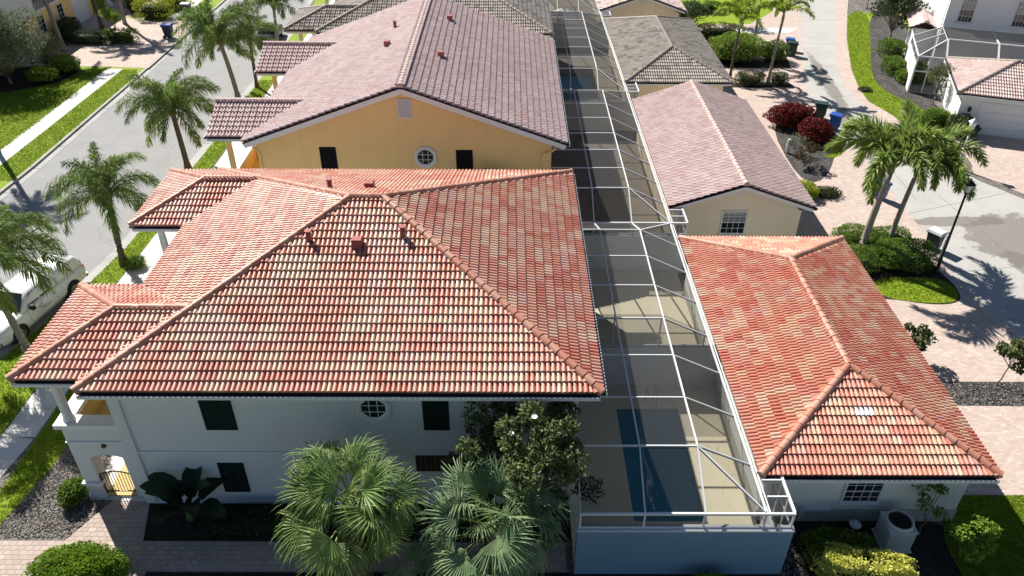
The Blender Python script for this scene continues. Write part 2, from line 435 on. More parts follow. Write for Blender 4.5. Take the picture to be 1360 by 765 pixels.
class MB:
    def __init__(s, T=None):
        s.v, s.f, s.mi, s.sm = [], [], [], []
        s.T = T
    def add(s, vs, fs, mi=0, smooth=False):
        b = len(s.v)
        if s.T is not None:
            vs = [tuple(s.T @ Vector(p)) for p in vs]
        s.v.extend([tuple(p) for p in vs])
        for f in fs:
            s.f.append([b + i for i in f])
            s.mi.append(mi)
            s.sm.append(smooth)
        return s
    def poly(s, pts, mi=0):
        return s.add(pts, [list(range(len(pts)))], mi)
    def box(s, x0, y0, z0, x1, y1, z1, mi=0):
        v = [(x0, y0, z0), (x1, y0, z0), (x1, y1, z0), (x0, y1, z0), (x0, y0, z1), (x1, y0, z1), (x1, y1, z1), (x0, y1, z1)]
        return s.add(v, [(3, 2, 1, 0), (4, 5, 6, 7), (0, 1, 5, 4), (1, 2, 6, 5), (2, 3, 7, 6), (3, 0, 4, 7)], mi)
    def bar(s, p, q, w, h=None, upv=(0, 0, 1), mi=0):
        h = h or w
        p, q = Vector(p), Vector(q)
        d = (q - p).normalized()
        u = d.cross(Vector(upv))
        if u.length < 1e-4:
            u = d.cross(Vector((1, 0, 0)))
        u.normalize()
        n = u.cross(d)
        v = []
        for c in (p, q):
            for a, b in ((-1, -1), (1, -1), (1, 1), (-1, 1)):
                v.append(tuple(c + u * a * w / 2 + n * b * h / 2))
        return s.add(v, [(3, 2, 1, 0), (4, 5, 6, 7), (0, 1, 5, 4), (1, 2, 6, 5), (2, 3, 7, 6), (3, 0, 4, 7)], mi)
    def tube(s, pts, rad, n=8, mi=0, cap=True, smooth=True):
        pts = [Vector(p) for p in pts]
        if not isinstance(rad, (list, tuple)):
            rad = [rad] * len(pts)
        vs, fs = [], []
        ref = Vector((0, 0, 1))
        for i, p in enumerate(pts):
            d = (pts[min(i + 1, len(pts) - 1)] - pts[max(i - 1, 0)]).normalized()
            u = d.cross(ref)
            if u.length < .05:
                u = d.cross(Vector((0, 1, 0)))
            u.normalize()
            k = u.cross(d)
            for j in range(n):
                a = 2 * math.pi * j / n
                vs.append(tuple(p + (u * math.cos(a) + k * math.sin(a)) * rad[i]))
        for i in range(len(pts) - 1):
            for j in range(n):
                fs.append((i * n + j, i * n + (j + 1) % n, (i + 1) * n + (j + 1) % n, (i + 1) * n + j))
        s.add(vs, fs, mi, smooth)
        if cap:
            b = len(s.v) - len(vs)
            s.f += [[b + j for j in range(n)][::-1], [b + (len(pts) - 1) * n + j for j in range(n)]]
            s.mi += [mi, mi]
            s.sm += [False, False]
        return s
    def lathe(s, prof, c=(0, 0, 0), n=16, mi=0, smooth=True):
        vs, fs = [], []
        for r, z in prof:
            for j in range(n):
                a = 2 * math.pi * j / n
                vs.append((c[0] + r * math.cos(a), c[1] + r * math.sin(a), c[2] + z))
        for i in range(len(prof) - 1):
            for j in range(n):
                fs.append((i * n + j, i * n + (j + 1) % n, (i + 1) * n + (j + 1) % n, (i + 1) * n + j))
        s.add(vs, fs, mi, smooth)
        b = len(s.v) - len(vs)
        s.f += [[b + j for j in range(n)][::-1], [b + (len(prof) - 1) * n + j for j in range(n)]]
        s.mi += [mi, mi]
        s.sm += [False, False]
        return s
    def prism(s, pts, z0, z1, mi=0):
        n = len(pts)
        v = [(x, y, z0) for x, y in pts] + [(x, y, z1) for x, y in pts]
        f = [list(range(n))[::-1], [n + i for i in range(n)]] + [(i, (i + 1) % n, n + (i + 1) % n, n + i) for i in range(n)]
        return s.add(v, f, mi)
    def extrude_y(s, pts, y0, y1, mi=0):
        """outline in x-z pushed from y0 to y1"""
        n = len(pts)
        v = [(x, y0, z) for x, z in pts] + [(x, y1, z) for x, z in pts]
        f = [list(range(n)), [n + i for i in range(n)][::-1]] + [(i, n + i, n + (i + 1) % n, (i + 1) % n) for i in range(n)]
        return s.add(v, f, mi)
    def mesh(s, name, mats):
        me = bpy.data.meshes.new(name)
        me.from_pydata(s.v, [], s.f)
        for m in (mats if isinstance(mats, (list, tuple)) else [mats]):
            me.materials.append(m)
        me.polygons.foreach_set('material_index', s.mi)
        me.polygons.foreach_set('use_smooth', s.sm)
        me.update()
        return me
    def build(s, name, mats, parent=None):
        return link(name, s.mesh(name, mats), parent)

def link(name, me, parent=None, mat=None):
    o = bpy.data.objects.new(name, me)
    COL.objects.link(o)
    if parent is not None:
        o.parent = parent
        off = Vector((0, 0, 0))
        a = parent
        while a is not None:
            off += a.location
            a = a.parent
        o.location = -off
    if mat is not None:
        o.matrix_basis = mat
    return o

def np_mesh(name, verts, faces, mats, mi=None, smooth=False):
    """verts (n,3), faces (m,4) or (m,3) arrays"""
    me = bpy.data.meshes.new(name)
    k = faces.shape[1]
    me.vertices.add(len(verts))
    me.vertices.foreach_set('co', np.ascontiguousarray(verts, np.float32).ravel())
    me.loops.add(faces.size)
    me.loops.foreach_set('vertex_index', np.ascontiguousarray(faces, np.int32).ravel())
    me.polygons.add(len(faces))
    me.polygons.foreach_set('loop_start', np.arange(0, faces.size, k, dtype=np.int32))
    for m in (mats if isinstance(mats, (list, tuple)) else [mats]):
        me.materials.append(m)
    if mi is not None:
        me.polygons.foreach_set('material_index', np.ascontiguousarray(mi, np.int32))
    me.polygons.foreach_set('use_smooth', np.full(len(faces), smooth, bool))
    me.update(calc_edges=True)
    me.validate()
    return me

def tag(o, label=None, cat=None, group=None, kind=None):
    if label:
        o['label'] = label
    if cat:
        o['category'] = cat
    if group:
        o['group'] = group
    if kind:
        o['kind'] = kind
    return o

def thing(name, label, cat, loc=(0, 0, 0), group=None):
    o = bpy.data.objects.new(name, None)
    COL.objects.link(o)
    o.empty_display_size = .3
    o.location = loc
    return tag(o, label, cat, group)

def dup(root, loc, rz=0.0, label=None, sc=1.0, group=None):
    r = root.copy()
    COL.objects.link(r)
    r.location, r.rotation_euler, r.scale = loc, (0, 0, rz), (sc, sc, sc)
    if label:
        r['label'] = label
    if group:
        r['group'] = group
    for ch in list(root.children):
        c = ch.copy()
        COL.objects.link(c)
        c.parent = r
        for g in list(ch.children):
            d = g.copy()
            COL.objects.link(d)
            d.parent = c
    return r

def sheet(name, pts, z, mat, skirt=0.0, kind='structure'):
    mb = MB()
    if skirt:
        mb.prism(pts, z - skirt, z)
    else:
        mb.poly([(x, y, z) for x, y in pts])
    o = mb.build(name, mat)
    tag(o, kind=kind)
    return o

def smooth(pts, n=2):
    for _ in range(n):
        q = []
        for i in range(len(pts)):
            a, b = pts[i], pts[(i + 1) % len(pts)]
            q += [(a[0] * .75 + b[0] * .25, a[1] * .75 + b[1] * .25), (a[0] * .25 + b[0] * .75, a[1] * .25 + b[1] * .75)]
        pts = q
    return pts

def ccw(pts):
    a = sum(pts[i][0] * pts[(i + 1) % len(pts)][1] - pts[(i + 1) % len(pts)][0] * pts[i][1] for i in range(len(pts)))
    return pts if a > 0 else pts[::-1]

def strip_poly(line, wl, wr):
    """polygon along a polyline, wl to the left and wr to the right of it"""
    Lf, Rg = [], []
    for i, p in enumerate(line):
        a, b = line[max(i - 1, 0)], line[min(i + 1, len(line) - 1)]
        dx, dy = b[0] - a[0], b[1] - a[1]
        k = math.hypot(dx, dy)
        nx, ny = -dy / k, dx / k
        Lf.append((p[0] + nx * wl, p[1] + ny * wl))
        Rg.append((p[0] - nx * wr, p[1] - ny * wr))
    return ccw(Lf + Rg[::-1])

# ------------------------------------------------------------------ tiles
TW, TE, TH = .335, .36, .092            # tile width (two rolls), course exposure, roll height

def roll(x):
    p = (x / (TW / 2)) % 1.0
    return TH * math.sin(math.pi * p) ** .5 if 0 < p < 1 else 0.0

def tile_geo(a0, b0, a1, b1, nseg, length=TE + .04):
    """one tile in facet space: x along the eave, y up the slope, z off the deck"""
    v, f = [], []
    n = nseg + 1
    lift0, lift1 = .066, .002
    for (a, b, y, lift) in ((a0, b0, 0.0, lift0), (a1, b1, length, lift1)):
        for i in range(n):
            x = a + (b - a) * i / nseg
            xx = min(max(x, a + 1e-4), b - 1e-4)
            v.append((x, y, lift + roll(xx)))
    for i in range(nseg):
        f.append((i, i + 1, n + i + 1, n + i))
    base = len(v)
    for i in range(n):
        x = a0 + (b0 - a0) * i / nseg
        xx = min(max(x, a0 + 1e-4), b0 - 1e-4)
        v.append((x, 0.0, lift0 + roll(xx)))
    for i in range(n):
        x = a0 + (b0 - a0) * i / nseg
        v.append((x, 0.012, 0.0))
    for i in range(nseg):
        f.append((base + n + i, base + n + i + 1, base + i + 1, base + i))
    return np.array(v), np.array(f)

_TILE_MESH = {}
def tile_mesh(mat, nseg):
    k = (mat.name, nseg)
    if k not in _TILE_MESH:
        v, f = tile_geo(0, TW, 0, TW, nseg)
        _TILE_MESH[k] = np_mesh('roof_tile', v, f, [mat], None, True)
    return _TILE_MESH[k]

def interval(poly, v):
    xs = []
    n = len(poly)
    for i in range(n):
        (u0, v0), (u1, v1) = poly[i], poly[(i + 1) % n]
        if (v0 - v) * (v1 - v) <= 0 and abs(v1 - v0) > 1e-9:
            xs.append(u0 + (u1 - u0) * (v - v0) / (v1 - v0))
    if len(xs) < 2:
        return None
    return min(xs), max(xs)

class Roof:
    """collects tiles of all facets of one building, then makes them"""
    def __init__(s, root, roofobj, pal, hipmats, nseg, rng, weights=None, same=.45, T=None, vert=.06):
        s.root, s.obj, s.pal, s.hipmats, s.nseg, s.rng = root, roofobj, pal, hipmats, nseg, rng
        s.w = weights or [1] * len(pal)
        s.same, s.vert = same, vert
        s.tiles, s.ridges, s.mort = [], [], MB()
        s.special, s.objs = [], []
        s.T = T or ID
    def facet(s, pts, skip=None, special=None):
        P = [s.T @ Vector(p) for p in pts]
        u = (P[1] - P[0]).normalized()
        n = u.cross(P[2] - P[0]).normalized()
        w_ = n.cross(u)
        poly = [((p - P[0]).dot(u), (p - P[0]).dot(w_)) for p in P]
        umin, umax = min(p[0] for p in poly), max(p[0] for p in poly)
        vmax = max(p[1] for p in poly)
        mat = Matrix((u, w_, n)).transposed().to_4x4()
        j = 0
        below = {}
        while True:
            v0 = j * TE
            if v0 > vmax - .12:
                break
            i0 = interval(poly, max(v0, .001))
            i1 = interval(poly, min(v0 + TE, vmax - .002))
            yo = -.02 if j == 0 else 0.0
            if i0 and i1:
                row = {}
                lastc = None
                for i in range(int(math.floor(umin / TW)), int(math.ceil(umax / TW)) + 1):
                    a, b = i * TW, (i + 1) * TW
                    a0, b0 = max(a, i0[0]), min(b, i0[1])
                    a1, b1 = max(a, i1[0]), min(b, i1[1])
                    if b0 - a0 < .03 and b1 - a1 < .03:
                        continue
                    if a0 > b0:
                        a0 = b0 = (i0[0] if a > i0[1] or b < i0[0] and a < i0[0] else i0[1]) if False else min(max((a0 + b0) / 2, i0[0]), i0[1])
                    if a1 > b1:
                        a1 = b1 = min(max((a1 + b1) / 2, i1[0]), i1[1])
                    r_ = s.rng.random()
                    if lastc is not None and r_ < s.same:
                        ci = lastc
                    elif i in below and r_ < s.same + s.vert:
                        ci = below[i]
                    else:
                        ci = s.rng.choices(range(len(s.pal)), s.w)[0]
                    lastc = ci
                    row[i] = ci
                    o = P[0] + u * a + w_ * (v0 + yo) + n * (.012 + s.rng.uniform(-.003, .004))
                    if skip and skip(o + u * TW / 2 + w_ * TE / 2):
                        continue
                    full = abs(b0 - a0 - TW) < 1e-6 and abs(b1 - a1 - TW) < 1e-6
                    m_ = Matrix.Translation(o) @ mat @ Matrix.Rotation(s.rng.gauss(0, .006), 4, 'Z')
                    d = o - CAMP
                    score = max(-(d.normalized().dot(n)), 0.0) / d.length_squared * (1 if full else .75)
                    s.tiles.append((score, m_, None if full else (a0 - a, b0 - a, a1 - a, b1 - a), ci))
                below = row
            j += 1
    def ridge(s, p, q, both=False):
        """half-round tiles from p (low) to q (high)"""
        p, q = s.T @ Vector(p), s.T @ Vector(q)
        d = q - p
        Ln = d.length
        d.normalize()
        side = d.cross(Vector((0, 0, 1))).normalized()
        n = side.cross(d)
        mat = Matrix((side, d, n)).transposed().to_4x4()
        k = max(1, round(Ln / .40))
        for i in range(k):
            o = p + d * (Ln * i / k) + n * .075
            m_ = Matrix.Translation(o) @ mat @ Matrix.Rotation(s.rng.gauss(0, .018), 4, 'Z') @ Matrix.Diagonal((1, Ln / k / .40, 1, 1))
            dd = o - CAMP
            s.ridges.append((1 / dd.length_squared, m_, s.rng.randrange(len(s.hipmats))))
        s.mort.bar(p + n * -.02, q + n * -.02, .17, .17)
    def make(s, singles, ridge_singles=0, mortar=None):
        s.tiles.sort(key=lambda t: -t[0])
        for sc_, m_, clip, ci in s.tiles[:singles]:
            if clip is None:
                me = tile_mesh(s.pal[ci], s.nseg)
            else:
                v, f = tile_geo(*clip, s.nseg)
                me = np_mesh('roof_tile', v, f, [s.pal[ci]], None, True)
            o = link('roof_tile', me, s.obj)
            o.matrix_basis = m_
            s.objs.append(o)
        for m_, mat in s.special:
            best = min(s.objs, key=lambda o: (o.matrix_basis.translation - m_).length) if s.objs else None
            if best:
                best.data = tile_mesh(mat, s.nseg)
        rest = s.tiles[singles:]
        if rest:
            V, F, MI = [], [], []
            base = 0
            full_v, full_f = tile_geo(0, TW, 0, TW, s.nseg)
            for sc_, m_, clip, ci in rest:
                v, f = (full_v, full_f) if clip is None else tile_geo(*clip, s.nseg)
                A = np.array(m_)
                V.append(v @ A[:3, :3].T + A[:3, 3])
                F.append(f + base)
                MI.append(np.full(len(f), ci))
                base += len(v)
            me = np_mesh('roof_tiling', np.concatenate(V), np.concatenate(F), s.pal, np.concatenate(MI), True)
            tag(link('roof_tiling', me, s.obj), kind='stuff')
        # ridge tiles
        g = MB()
        nn = 8
        def arch(r, y, z0):
            pts = [(-r * 1.0, y, z0 - .11)]
            for k in range(nn + 1):
                a = math.pi * k / nn
                pts.append((-r * math.cos(a), y, z0 + r * .95 * math.sin(a)))
            pts.append((r, y, z0 - .11))
            return pts
        A_, B_ = arch(.148, -.02, .010), arch(.132, .40, 0)
        n_ = len(A_)
        g.add(A_ + B_, [(i, i + 1, n_ + i + 1, n_ + i) for i in range(n_ - 1)], 0, True)
        g.add(A_ + arch(.128, -.018, .010), [(i, n_ + i, n_ + i + 1, i + 1) for i in range(n_ - 1)])
        g.add([(p[0] * .86, -.012, p[2] * .86) for p in A_], [list(range(n_))], 0)
        gm = [g.mesh('ridge_tile', [m]) for m in s.hipmats]
        s.ridges.sort(key=lambda t: -t[0])
        for sc_, m_, ci in s.ridges[:ridge_singles]:
            o = link('ridge_tile', gm[ci], s.obj)
            o.matrix_basis = m_
        rest = s.ridges[ridge_singles:]
        if rest:
            mb = MB()
            gv = [Vector(p) for p in g.v]
            for sc_, m_, ci in rest:
                b = len(mb.v)
                mb.v.extend([tuple(m_ @ p) for p in gv])
                mb.f.extend([[b + i for i in f] for f in g.f])
                mb.mi.extend([ci] * len(g.f))
                mb.sm.extend(g.sm)
            tag(mb.build('ridge_tiling', s.hipmats, s.obj), kind='stuff')
        if mortar and s.mort.f:
            s.mort.build('ridge_mortar', mortar, s.obj)


def roof_deck(mb, pts, th=.06):
    """slab under a facet"""
    P = [Vector(p) for p in pts]
    n = (P[1] - P[0]).cross(P[2] - P[0]).normalized()
    m = len(P)
    v = [tuple(p) for p in P] + [tuple(p - Vector((0, 0, th))) for p in P]
    mb.add(v, [list(range(m)), [m + i for i in range(m)][::-1]] + [(i, m + i, m + (i + 1) % m, (i + 1) % m) for i in range(m)])

def gutter(mb, p, q, out, w_=.21, h=.12, drop=.04):
    """open trough along p-q; out = unit outward direction. slot 0 outside, slot 1 inside"""
    p, q, out = Vector(p), Vector(q), Vector(out)
    z = Vector((0, 0, 1))
    prof = [(0, -drop), (0, -drop - h), (w_, -drop - h), (w_, -drop), (w_ - .045, -drop), (w_ - .045, -drop - h + .012), (.012, -drop - h + .012), (.012, -drop)]
    a = [tuple(p + out * x + z * y) for x, y in prof]
    b = [tuple(q + out * x + z * y) for x, y in prof]
    n = len(prof)
    for i in range(n):
        mi = 1 if i in (4, 5, 6) else 0
        mb.add([a[i], b[i], b[(i + 1) % n], a[(i + 1) % n]], [(0, 1, 2, 3)], mi)
    mb.add(a, [list(range(n))])
    mb.add(b, [list(range(n))[::-1]])

# ------------------------------------------------------------------ plants
def leaves_mesh(name, C, D, N, ln, wd, mats, mi=None):
    """one folded diamond per leaf; C centres, D axis, N rough normal"""
    C, D, N = np.asarray(C, float), np.asarray(D, float), np.asarray(N, float)
    D /= np.linalg.norm(D, axis=1, keepdims=True) + 1e-9
    S = np.cross(D, N)
    S /= np.linalg.norm(S, axis=1, keepdims=True) + 1e-9
    Nn = np.cross(S, D)
    ln = np.asarray(ln, float).reshape(-1, 1) * np.ones((len(C), 1))
    wd = np.asarray(wd, float).reshape(-1, 1) * np.ones((len(C), 1))
    a = C - D * ln * .5
    b = C + S * wd * .5 + Nn * wd * .16
    c = C + D * ln * .5 - Nn * ln * .10
    d = C - S * wd * .5 + Nn * wd * .16
    V = np.stack([a, b, c, d], 1).reshape(-1, 3)
    F = np.arange(len(V)).reshape(-1, 4)
    return np_mesh(name, V, F, mats, mi, False)

def rnd_dirs(rg, n):
    d = rg.normal(size=(n, 3))
    return d / np.linalg.norm(d, axis=1, keepdims=True)

def clump_leaves(rg, clumps, ln, wd, up=.5):
    """clumps: (centre, radii, count); leaves lie near the outside of every clump"""
    C, D, N = [], [], []
    for c, r, n in clumps:
        d = rnd_dirs(rg, n)
        rad = 1 - .45 * rg.random((n, 1)) ** 1.7
        wob = 1 + .18 * np.sin(d[:, :1] * 5 + c[0] * 3) * np.cos(d[:, 1:2] * 6 + c[1])
        p = np.array(c) + d * np.array(r) * rad * wob
        C.append(p)
        D.append(d * .6 + rnd_dirs(rg, n) * .8 + np.array([0, 0, up * .3]))
        N.append(d * .5 + rnd_dirs(rg, n) * .55 + np.array([0, 0, up]))
    return np.concatenate(C), np.concatenate(D), np.concatenate(N)

def bush_mesh(seed, rx, ry, rz, n, ln, wd, mat, boxy=1.0, nclump=0, base=.0):
    """rounded shrub standing on z=0; boxy>1 makes it squarer"""
    rg = np.random.default_rng(seed)
    d = rnd_dirs(rg, n)
    d[:, 2] = np.where(d[:, 2] < -.55, -d[:, 2], d[:, 2])
    if boxy > 1:
        e = 1.0 / boxy
        d = np.sign(d) * np.abs(d) ** e
        d /= (np.abs(d) ** (2 * boxy)).sum(1, keepdims=True) ** (1 / (2 * boxy))
    ph = rg.random(6) * 6.28
    wob = 1 + .07 * np.sin(d[:, 0] * 6 + ph[0]) * np.sin(d[:, 1] * 7 + ph[1]) + .06 * np.sin(d[:, 2] * 9 + ph[2] + d[:, 0] * 4)
    wob += .04 * np.sin(d[:, 0] * 17 + ph[3]) * np.sin(d[:, 1] * 15 + ph[4])
    rad = (1 - .35 * rg.random(n) ** 2.2) * wob + rg.normal(0, .025, n)
    p = d * np.array([rx, ry, rz]) * rad[:, None]
    p[:, 2] = np.maximum(p[:, 2] + rz * (1 - base) , .02)
    D = d * .55 + rnd_dirs(rg, n) * .8 + [0, 0, .3]
    N = d * .8 + rnd_dirs(rg, n) * .5 + [0, 0, .25]
    k = rg.uniform(.7, 1.3, n)
    return leaves_mesh('foliage', p, D, N, ln * k, wd * k, [mat])

def core_mesh(rx, ry, rz, mat, boxy=1.0, base=0.):
    """twiggy inner body so that a shrub is not see-through"""
    mb = MB()
    prof = []
    for i in range(9):
        a = -math.pi / 2 + math.pi * i / 8
        prof.append((max(math.cos(a) ** (1 / boxy), .02), math.sin(a)))
    mb.lathe(prof, n=14, smooth=True)
    mb.v = [(x * rx, y * ry, max(z * rz + rz * (1 - base), .01)) for x, y, z in mb.v]
    return mb.mesh('stems', [mat])

_twig = plain('twigs_and_inner_leaves', (.022, .03, .012, 1), .9, 0, .5, 12, 1.0)
def shrub(name, label, loc, rx, ry, rz, n, ln, wd, mat, cat='shrub', seed=1, boxy=1.0, group=None, rz_rot=0., core=.72, base=.12):
    t = thing(name, label, cat, loc, group)
    o = link('foliage', bush_mesh(seed, rx, ry, rz, n, ln, wd, mat, boxy, base=base), t)
    o.location = (0, 0, 0)
    o2 = link('stems', core_mesh(rx * core, ry * core, rz * core, _twig, boxy, base), t)
    o2.location = (0, 0, 0)
    t.rotation_euler = (0, 0, rz_rot)
    return t

def limb(mb, rg, p, q, r0, r1, n=6, seg=5, wob=.06):
    pts = []
    p, q = np.array(p, float), np.array(q, float)
    for i in range(seg + 1):
        t = i / seg
        x = p + (q - p) * t
        if 0 < i < seg:
            x = x + rg.normal(0, wob, 3)
        pts.append(tuple(x))
    mb.tube(pts, [r0 + (r1 - r0) * i / seg for i in range(seg + 1)], n)

def broad_tree(name, label, loc, height, trunk_h, spread, nclump, per, ln, wd, mat, cat='tree', seed=3, trunk_r=.08, crown_r=.5, lean=(0, 0), group=None, flat=.8, bark=None, flowers=0):
    rg = np.random.default_rng(seed)
    t = thing(name, label, cat, loc, group)
    mb = MB()
    top = np.array([lean[0], lean[1], trunk_h])
    limb(mb, rg, (0, 0, -.05), top, trunk_r, trunk_r * .7, 8, 5, .02)
    clumps = []
    for i in range(nclump):
        a = 2.39996 * i + rg.random() * .6
        rr = spread * math.sqrt((i + .4) / nclump) * rg.uniform(.75, 1.05)
        zc = trunk_h + (height - trunk_h) * (rg.uniform(.15, .95) if i % 2 else rg.uniform(.45, 1.0)) * (1 - .25 * (rr / max(spread, .01)) ** 2)
        c = np.array([lean[0] * 1.3 + rr * math.cos(a), lean[1] * 1.3 + rr * math.sin(a), zc])
        k = crown_r * rg.uniform(.7, 1.2)
        clumps.append((c, (k, k, k * flat), per))
        limb(mb, rg, top - np.array([0, 0, trunk_h * .25 * rg.random()]), c, trunk_r * .45, .012, 5, 4, .05)
    mb.build('trunk', bark or M['bark'], t).location = (0, 0, 0)
    C, D, N = clump_leaves(rg, clumps, ln, wd)
    k = rg.uniform(.7, 1.25, len(C))
    link('crown', leaves_mesh('crown', C, D, N, ln * k, wd * k, [mat]), t).location = (0, 0, 0)
    for i in range(flowers):
        c = clumps[i * 2 % len(clumps)]
        f = MB()
        ctr = np.array(c[0]) + np.array([.1, -c[1][1] * .95, c[1][2] * .5])
        for k in range(9):
            a = 2 * math.pi * k / 9
            for r_, z_ in ((.085, .04),):
                f.add([tuple(ctr), tuple(ctr + np.array([r_ * math.cos(a - .3), r_ * math.sin(a - .3), z_])),
                       tuple(ctr + np.array([r_ * 1.2 * math.cos(a), r_ * 1.2 * math.sin(a), z_ * 1.3])),
                       tuple(ctr + np.array([r_ * math.cos(a + .3), r_ * math.sin(a + .3), z_]))], [(0, 1, 2, 3)])
        f.build('flower', L['flower'], t).location = (0, 0, 0)
    return t

def curve_pts(Ln, el0, droop, n, pw=1.4):
    pts, tang = [], []
    x = z = 0.0
    for i in range(n + 1):
        t = i / n
        e = el0 - droop * t ** pw
        pts.append((x, 0.0, z))
        tang.append((math.cos(e), 0.0, math.sin(e)))
        x += math.cos(e) * Ln / n
        z += math.sin(e) * Ln / n
    return pts, tang

def frond_mesh(seed, Ln, el0, droop, nl, leaflen, wid, mat, stalk, sag=.7, fluffy=.35, start=.14, rachis=.03):
    rg = np.random.default_rng(seed)
    n = 14
    pts, tang = curve_pts(Ln, el0, droop, n)
    yaw = rg.normal(0, .12)
    pts = [(p[0], p[0] * p[0] * yaw * .25, p[2]) for p in pts]
    mb = MB()
    mb.tube(pts, [rachis * (1 - .85 * i / n) for i in range(n + 1)], 4, 1, False)
    for i in range(nl):
        t = start + (1 - start) * (i + rg.random() * .6) / nl
        k = min(int(t * n), n - 1)
        fr = t * n - k
        p = np.array(pts[k]) * (1 - fr) + np.array(pts[k + 1]) * fr
        tg = np.array(tang[k])
        upv = np.array((-tg[2], 0, tg[0]))
        prof = min(1.0, .45 + 2.2 * (t - start)) * (1.0 if t < .55 else 1 - .62 * ((t - .55) / .45) ** 1.3)
        for sd in (-1, 1):
            ll = leaflen * prof * rg.uniform(.8, 1.12)
            a = R(rg.uniform(38, 62) - 22 * t)
            el = rg.normal(.1, fluffy)
            d = np.array((0, sd, 0)) * math.sin(a) * math.cos(el) + tg * math.cos(a) + upv * math.sin(el) * .9
            d /= np.linalg.norm(d)
            w_ = np.cross(d, upv)
            w_ /= np.linalg.norm(w_) + 1e-9
            w_ = w_ * math.cos(.5) + upv * math.sin(.5) * rg.choice((-1, 1))
            ww = wid * rg.uniform(.75, 1.2)
            m = p + d * ll * .5
            d2 = d + np.array((0, 0, -sag * rg.uniform(.6, 1.5)))
            d2 /= np.linalg.norm(d2)
            e = m + d2 * ll * .5
            mb.add([tuple(p + w_ * ww * .3), tuple(p - w_ * ww * .3), tuple(m - w_ * ww * .5), tuple(m + w_ * ww * .5), tuple(e)],
                   [(0, 1, 2, 3), (3, 2, 4)])
    return mb.mesh('frond', [mat, stalk])

def palm(name, label, loc, h, lean, trunk_r, fronds, mats_trunk, els, rot=0., group=None, cat='palm tree', shaft=0., flare=1.5, sc=1.0, seed=0):
    """fronds: list of (mesh, how many); every frond a part of its own"""
    rg = random.Random(seed)
    t = thing(name, label, cat, loc, group)
    mb = MB()
    n = 12
    pts, rad = [], []
    for i in range(n + 1):
        k = i / n
        pts.append((lean[0] * k ** 1.5, lean[1] * k ** 1.5, h * k - .05))
        rad.append(trunk_r * (1 + (flare - 1) * max(0, 1 - k * 6)) * (1 - .22 * k) * (1 + .05 * (i % 2)))
    mb.tube(pts, rad, 10)
    for k in range(int(h / .22)):       # leaf scars
        q = (k + .5) * .22 / h
        z = h * q - .05
        r = trunk_r * (1 + (flare - 1) * max(0, 1 - q * 6)) * (1 - .22 * q) + .006
        c = (lean[0] * q ** 1.5, lean[1] * q ** 1.5, z)
        mb.lathe([(r * .98, -.018), (r * 1.03, 0), (r * .98, .018)], c, 10)
    mb.build('trunk', mats_trunk, t).location = (0, 0, 0)
    top = Vector((lean[0], lean[1], h))
    if shaft:
        s2 = MB()
        s2.lathe([(trunk_r * .80, -.02), (trunk_r * 1.0, .12), (trunk_r * .78, shaft * .6), (trunk_r * .42, shaft)], tuple(top), 10)
        s2.build('crownshaft', M['crownshaft'], t).location = (0, 0, 0)
    else:
        s2 = MB()
        s2.lathe([(trunk_r * .8, -.35), (trunk_r * 1.35, -.12), (trunk_r * 1.5, .12), (trunk_r * .7, .42)], tuple(top), 10)
        s2.build('boot', M['trunk_brown'], t).location = (0, 0, 0)
    a = rot
    tot = sum(c for _, c in fronds)
    for me, c in fronds:
        for i in range(c):
            a += 2.39996
            o = link('frond', me, t)
            o.matrix_basis = Matrix.Translation(top + Vector((0, 0, shaft * .85 + rg.uniform(-.1, .1)))) @ Matrix.Rotation(a + rg.uniform(-.25, .25), 4, 'Z') \
                @ Matrix.Rotation(rg.uniform(-els, els), 4, 'Y') @ Matrix.Rotation(rg.uniform(-.3, .3), 4, 'X') @ Matrix.Scale(rg.uniform(.86, 1.1) * sc, 4)
    return t

def fan_mesh(seed, petiole, Rad, el0, tilt, nseg, mat, stalk, sag=.45, spread=205):
    rg = np.random.default_rng(seed)
    mb = MB()
    pts, tang = curve_pts(petiole, el0, .35, 6)
    mb.tube(pts, [.022 * (1 - .35 * i / 6) for i in range(7)], 4, 1, False)
    p = np.array(pts[-1])
    e = el0 - .35 - tilt
    ax = np.array((math.cos(e), 0, math.sin(e)))
    upv = np.array((-ax[2], 0, ax[0]))
    sd = np.array((0., 1., 0.))
    da = R(spread) / nseg
    for i in range(nseg):
        a = -R(spread) / 2 + da * (i + .5)
        d = ax * math.cos(a) + sd * math.sin(a)
        d = d + upv * (.16 * abs(math.sin(a)) + .04 * (i % 2))
        d /= np.linalg.norm(d)
        w_ = np.cross(d, upv)
        w_ /= np.linalg.norm(w_)
        Rl = Rad * (.72 + .28 * math.cos(a * .8)) * rg.uniform(.88, 1.06)
        m1 = p + d * Rl * .45 - np.array((0, 0, .02))
        d2 = d + np.array((0, 0, -sag * rg.uniform(.4, 1.6))) + upv * rg.normal(0, .14) + rg.normal(0, .05, 3)
        d2 /= np.linalg.norm(d2)
        m2 = m1 + d2 * Rl * .33
        d3 = d2 + np.array((0, 0, -sag * rg.uniform(.6, 2.0)))
        d3 /= np.linalg.norm(d3)
        e2 = m2 + d3 * Rl * .25
        w1 = da * Rl * .45 * .47
        fold = upv * .012 * (1 if i % 2 else -1)
        mb.add([tuple(p), tuple(m1 - w_ * w1 + fold), tuple(m1 + w_ * w1 - fold), tuple(m2 - w_ * w1 * .62), tuple(m2 + w_ * w1 * .62), tuple(e2)],
               [(0, 1, 2), (1, 3, 4, 2), (3, 5, 4)])
    return mb.mesh('fan_leaf', [mat, stalk])

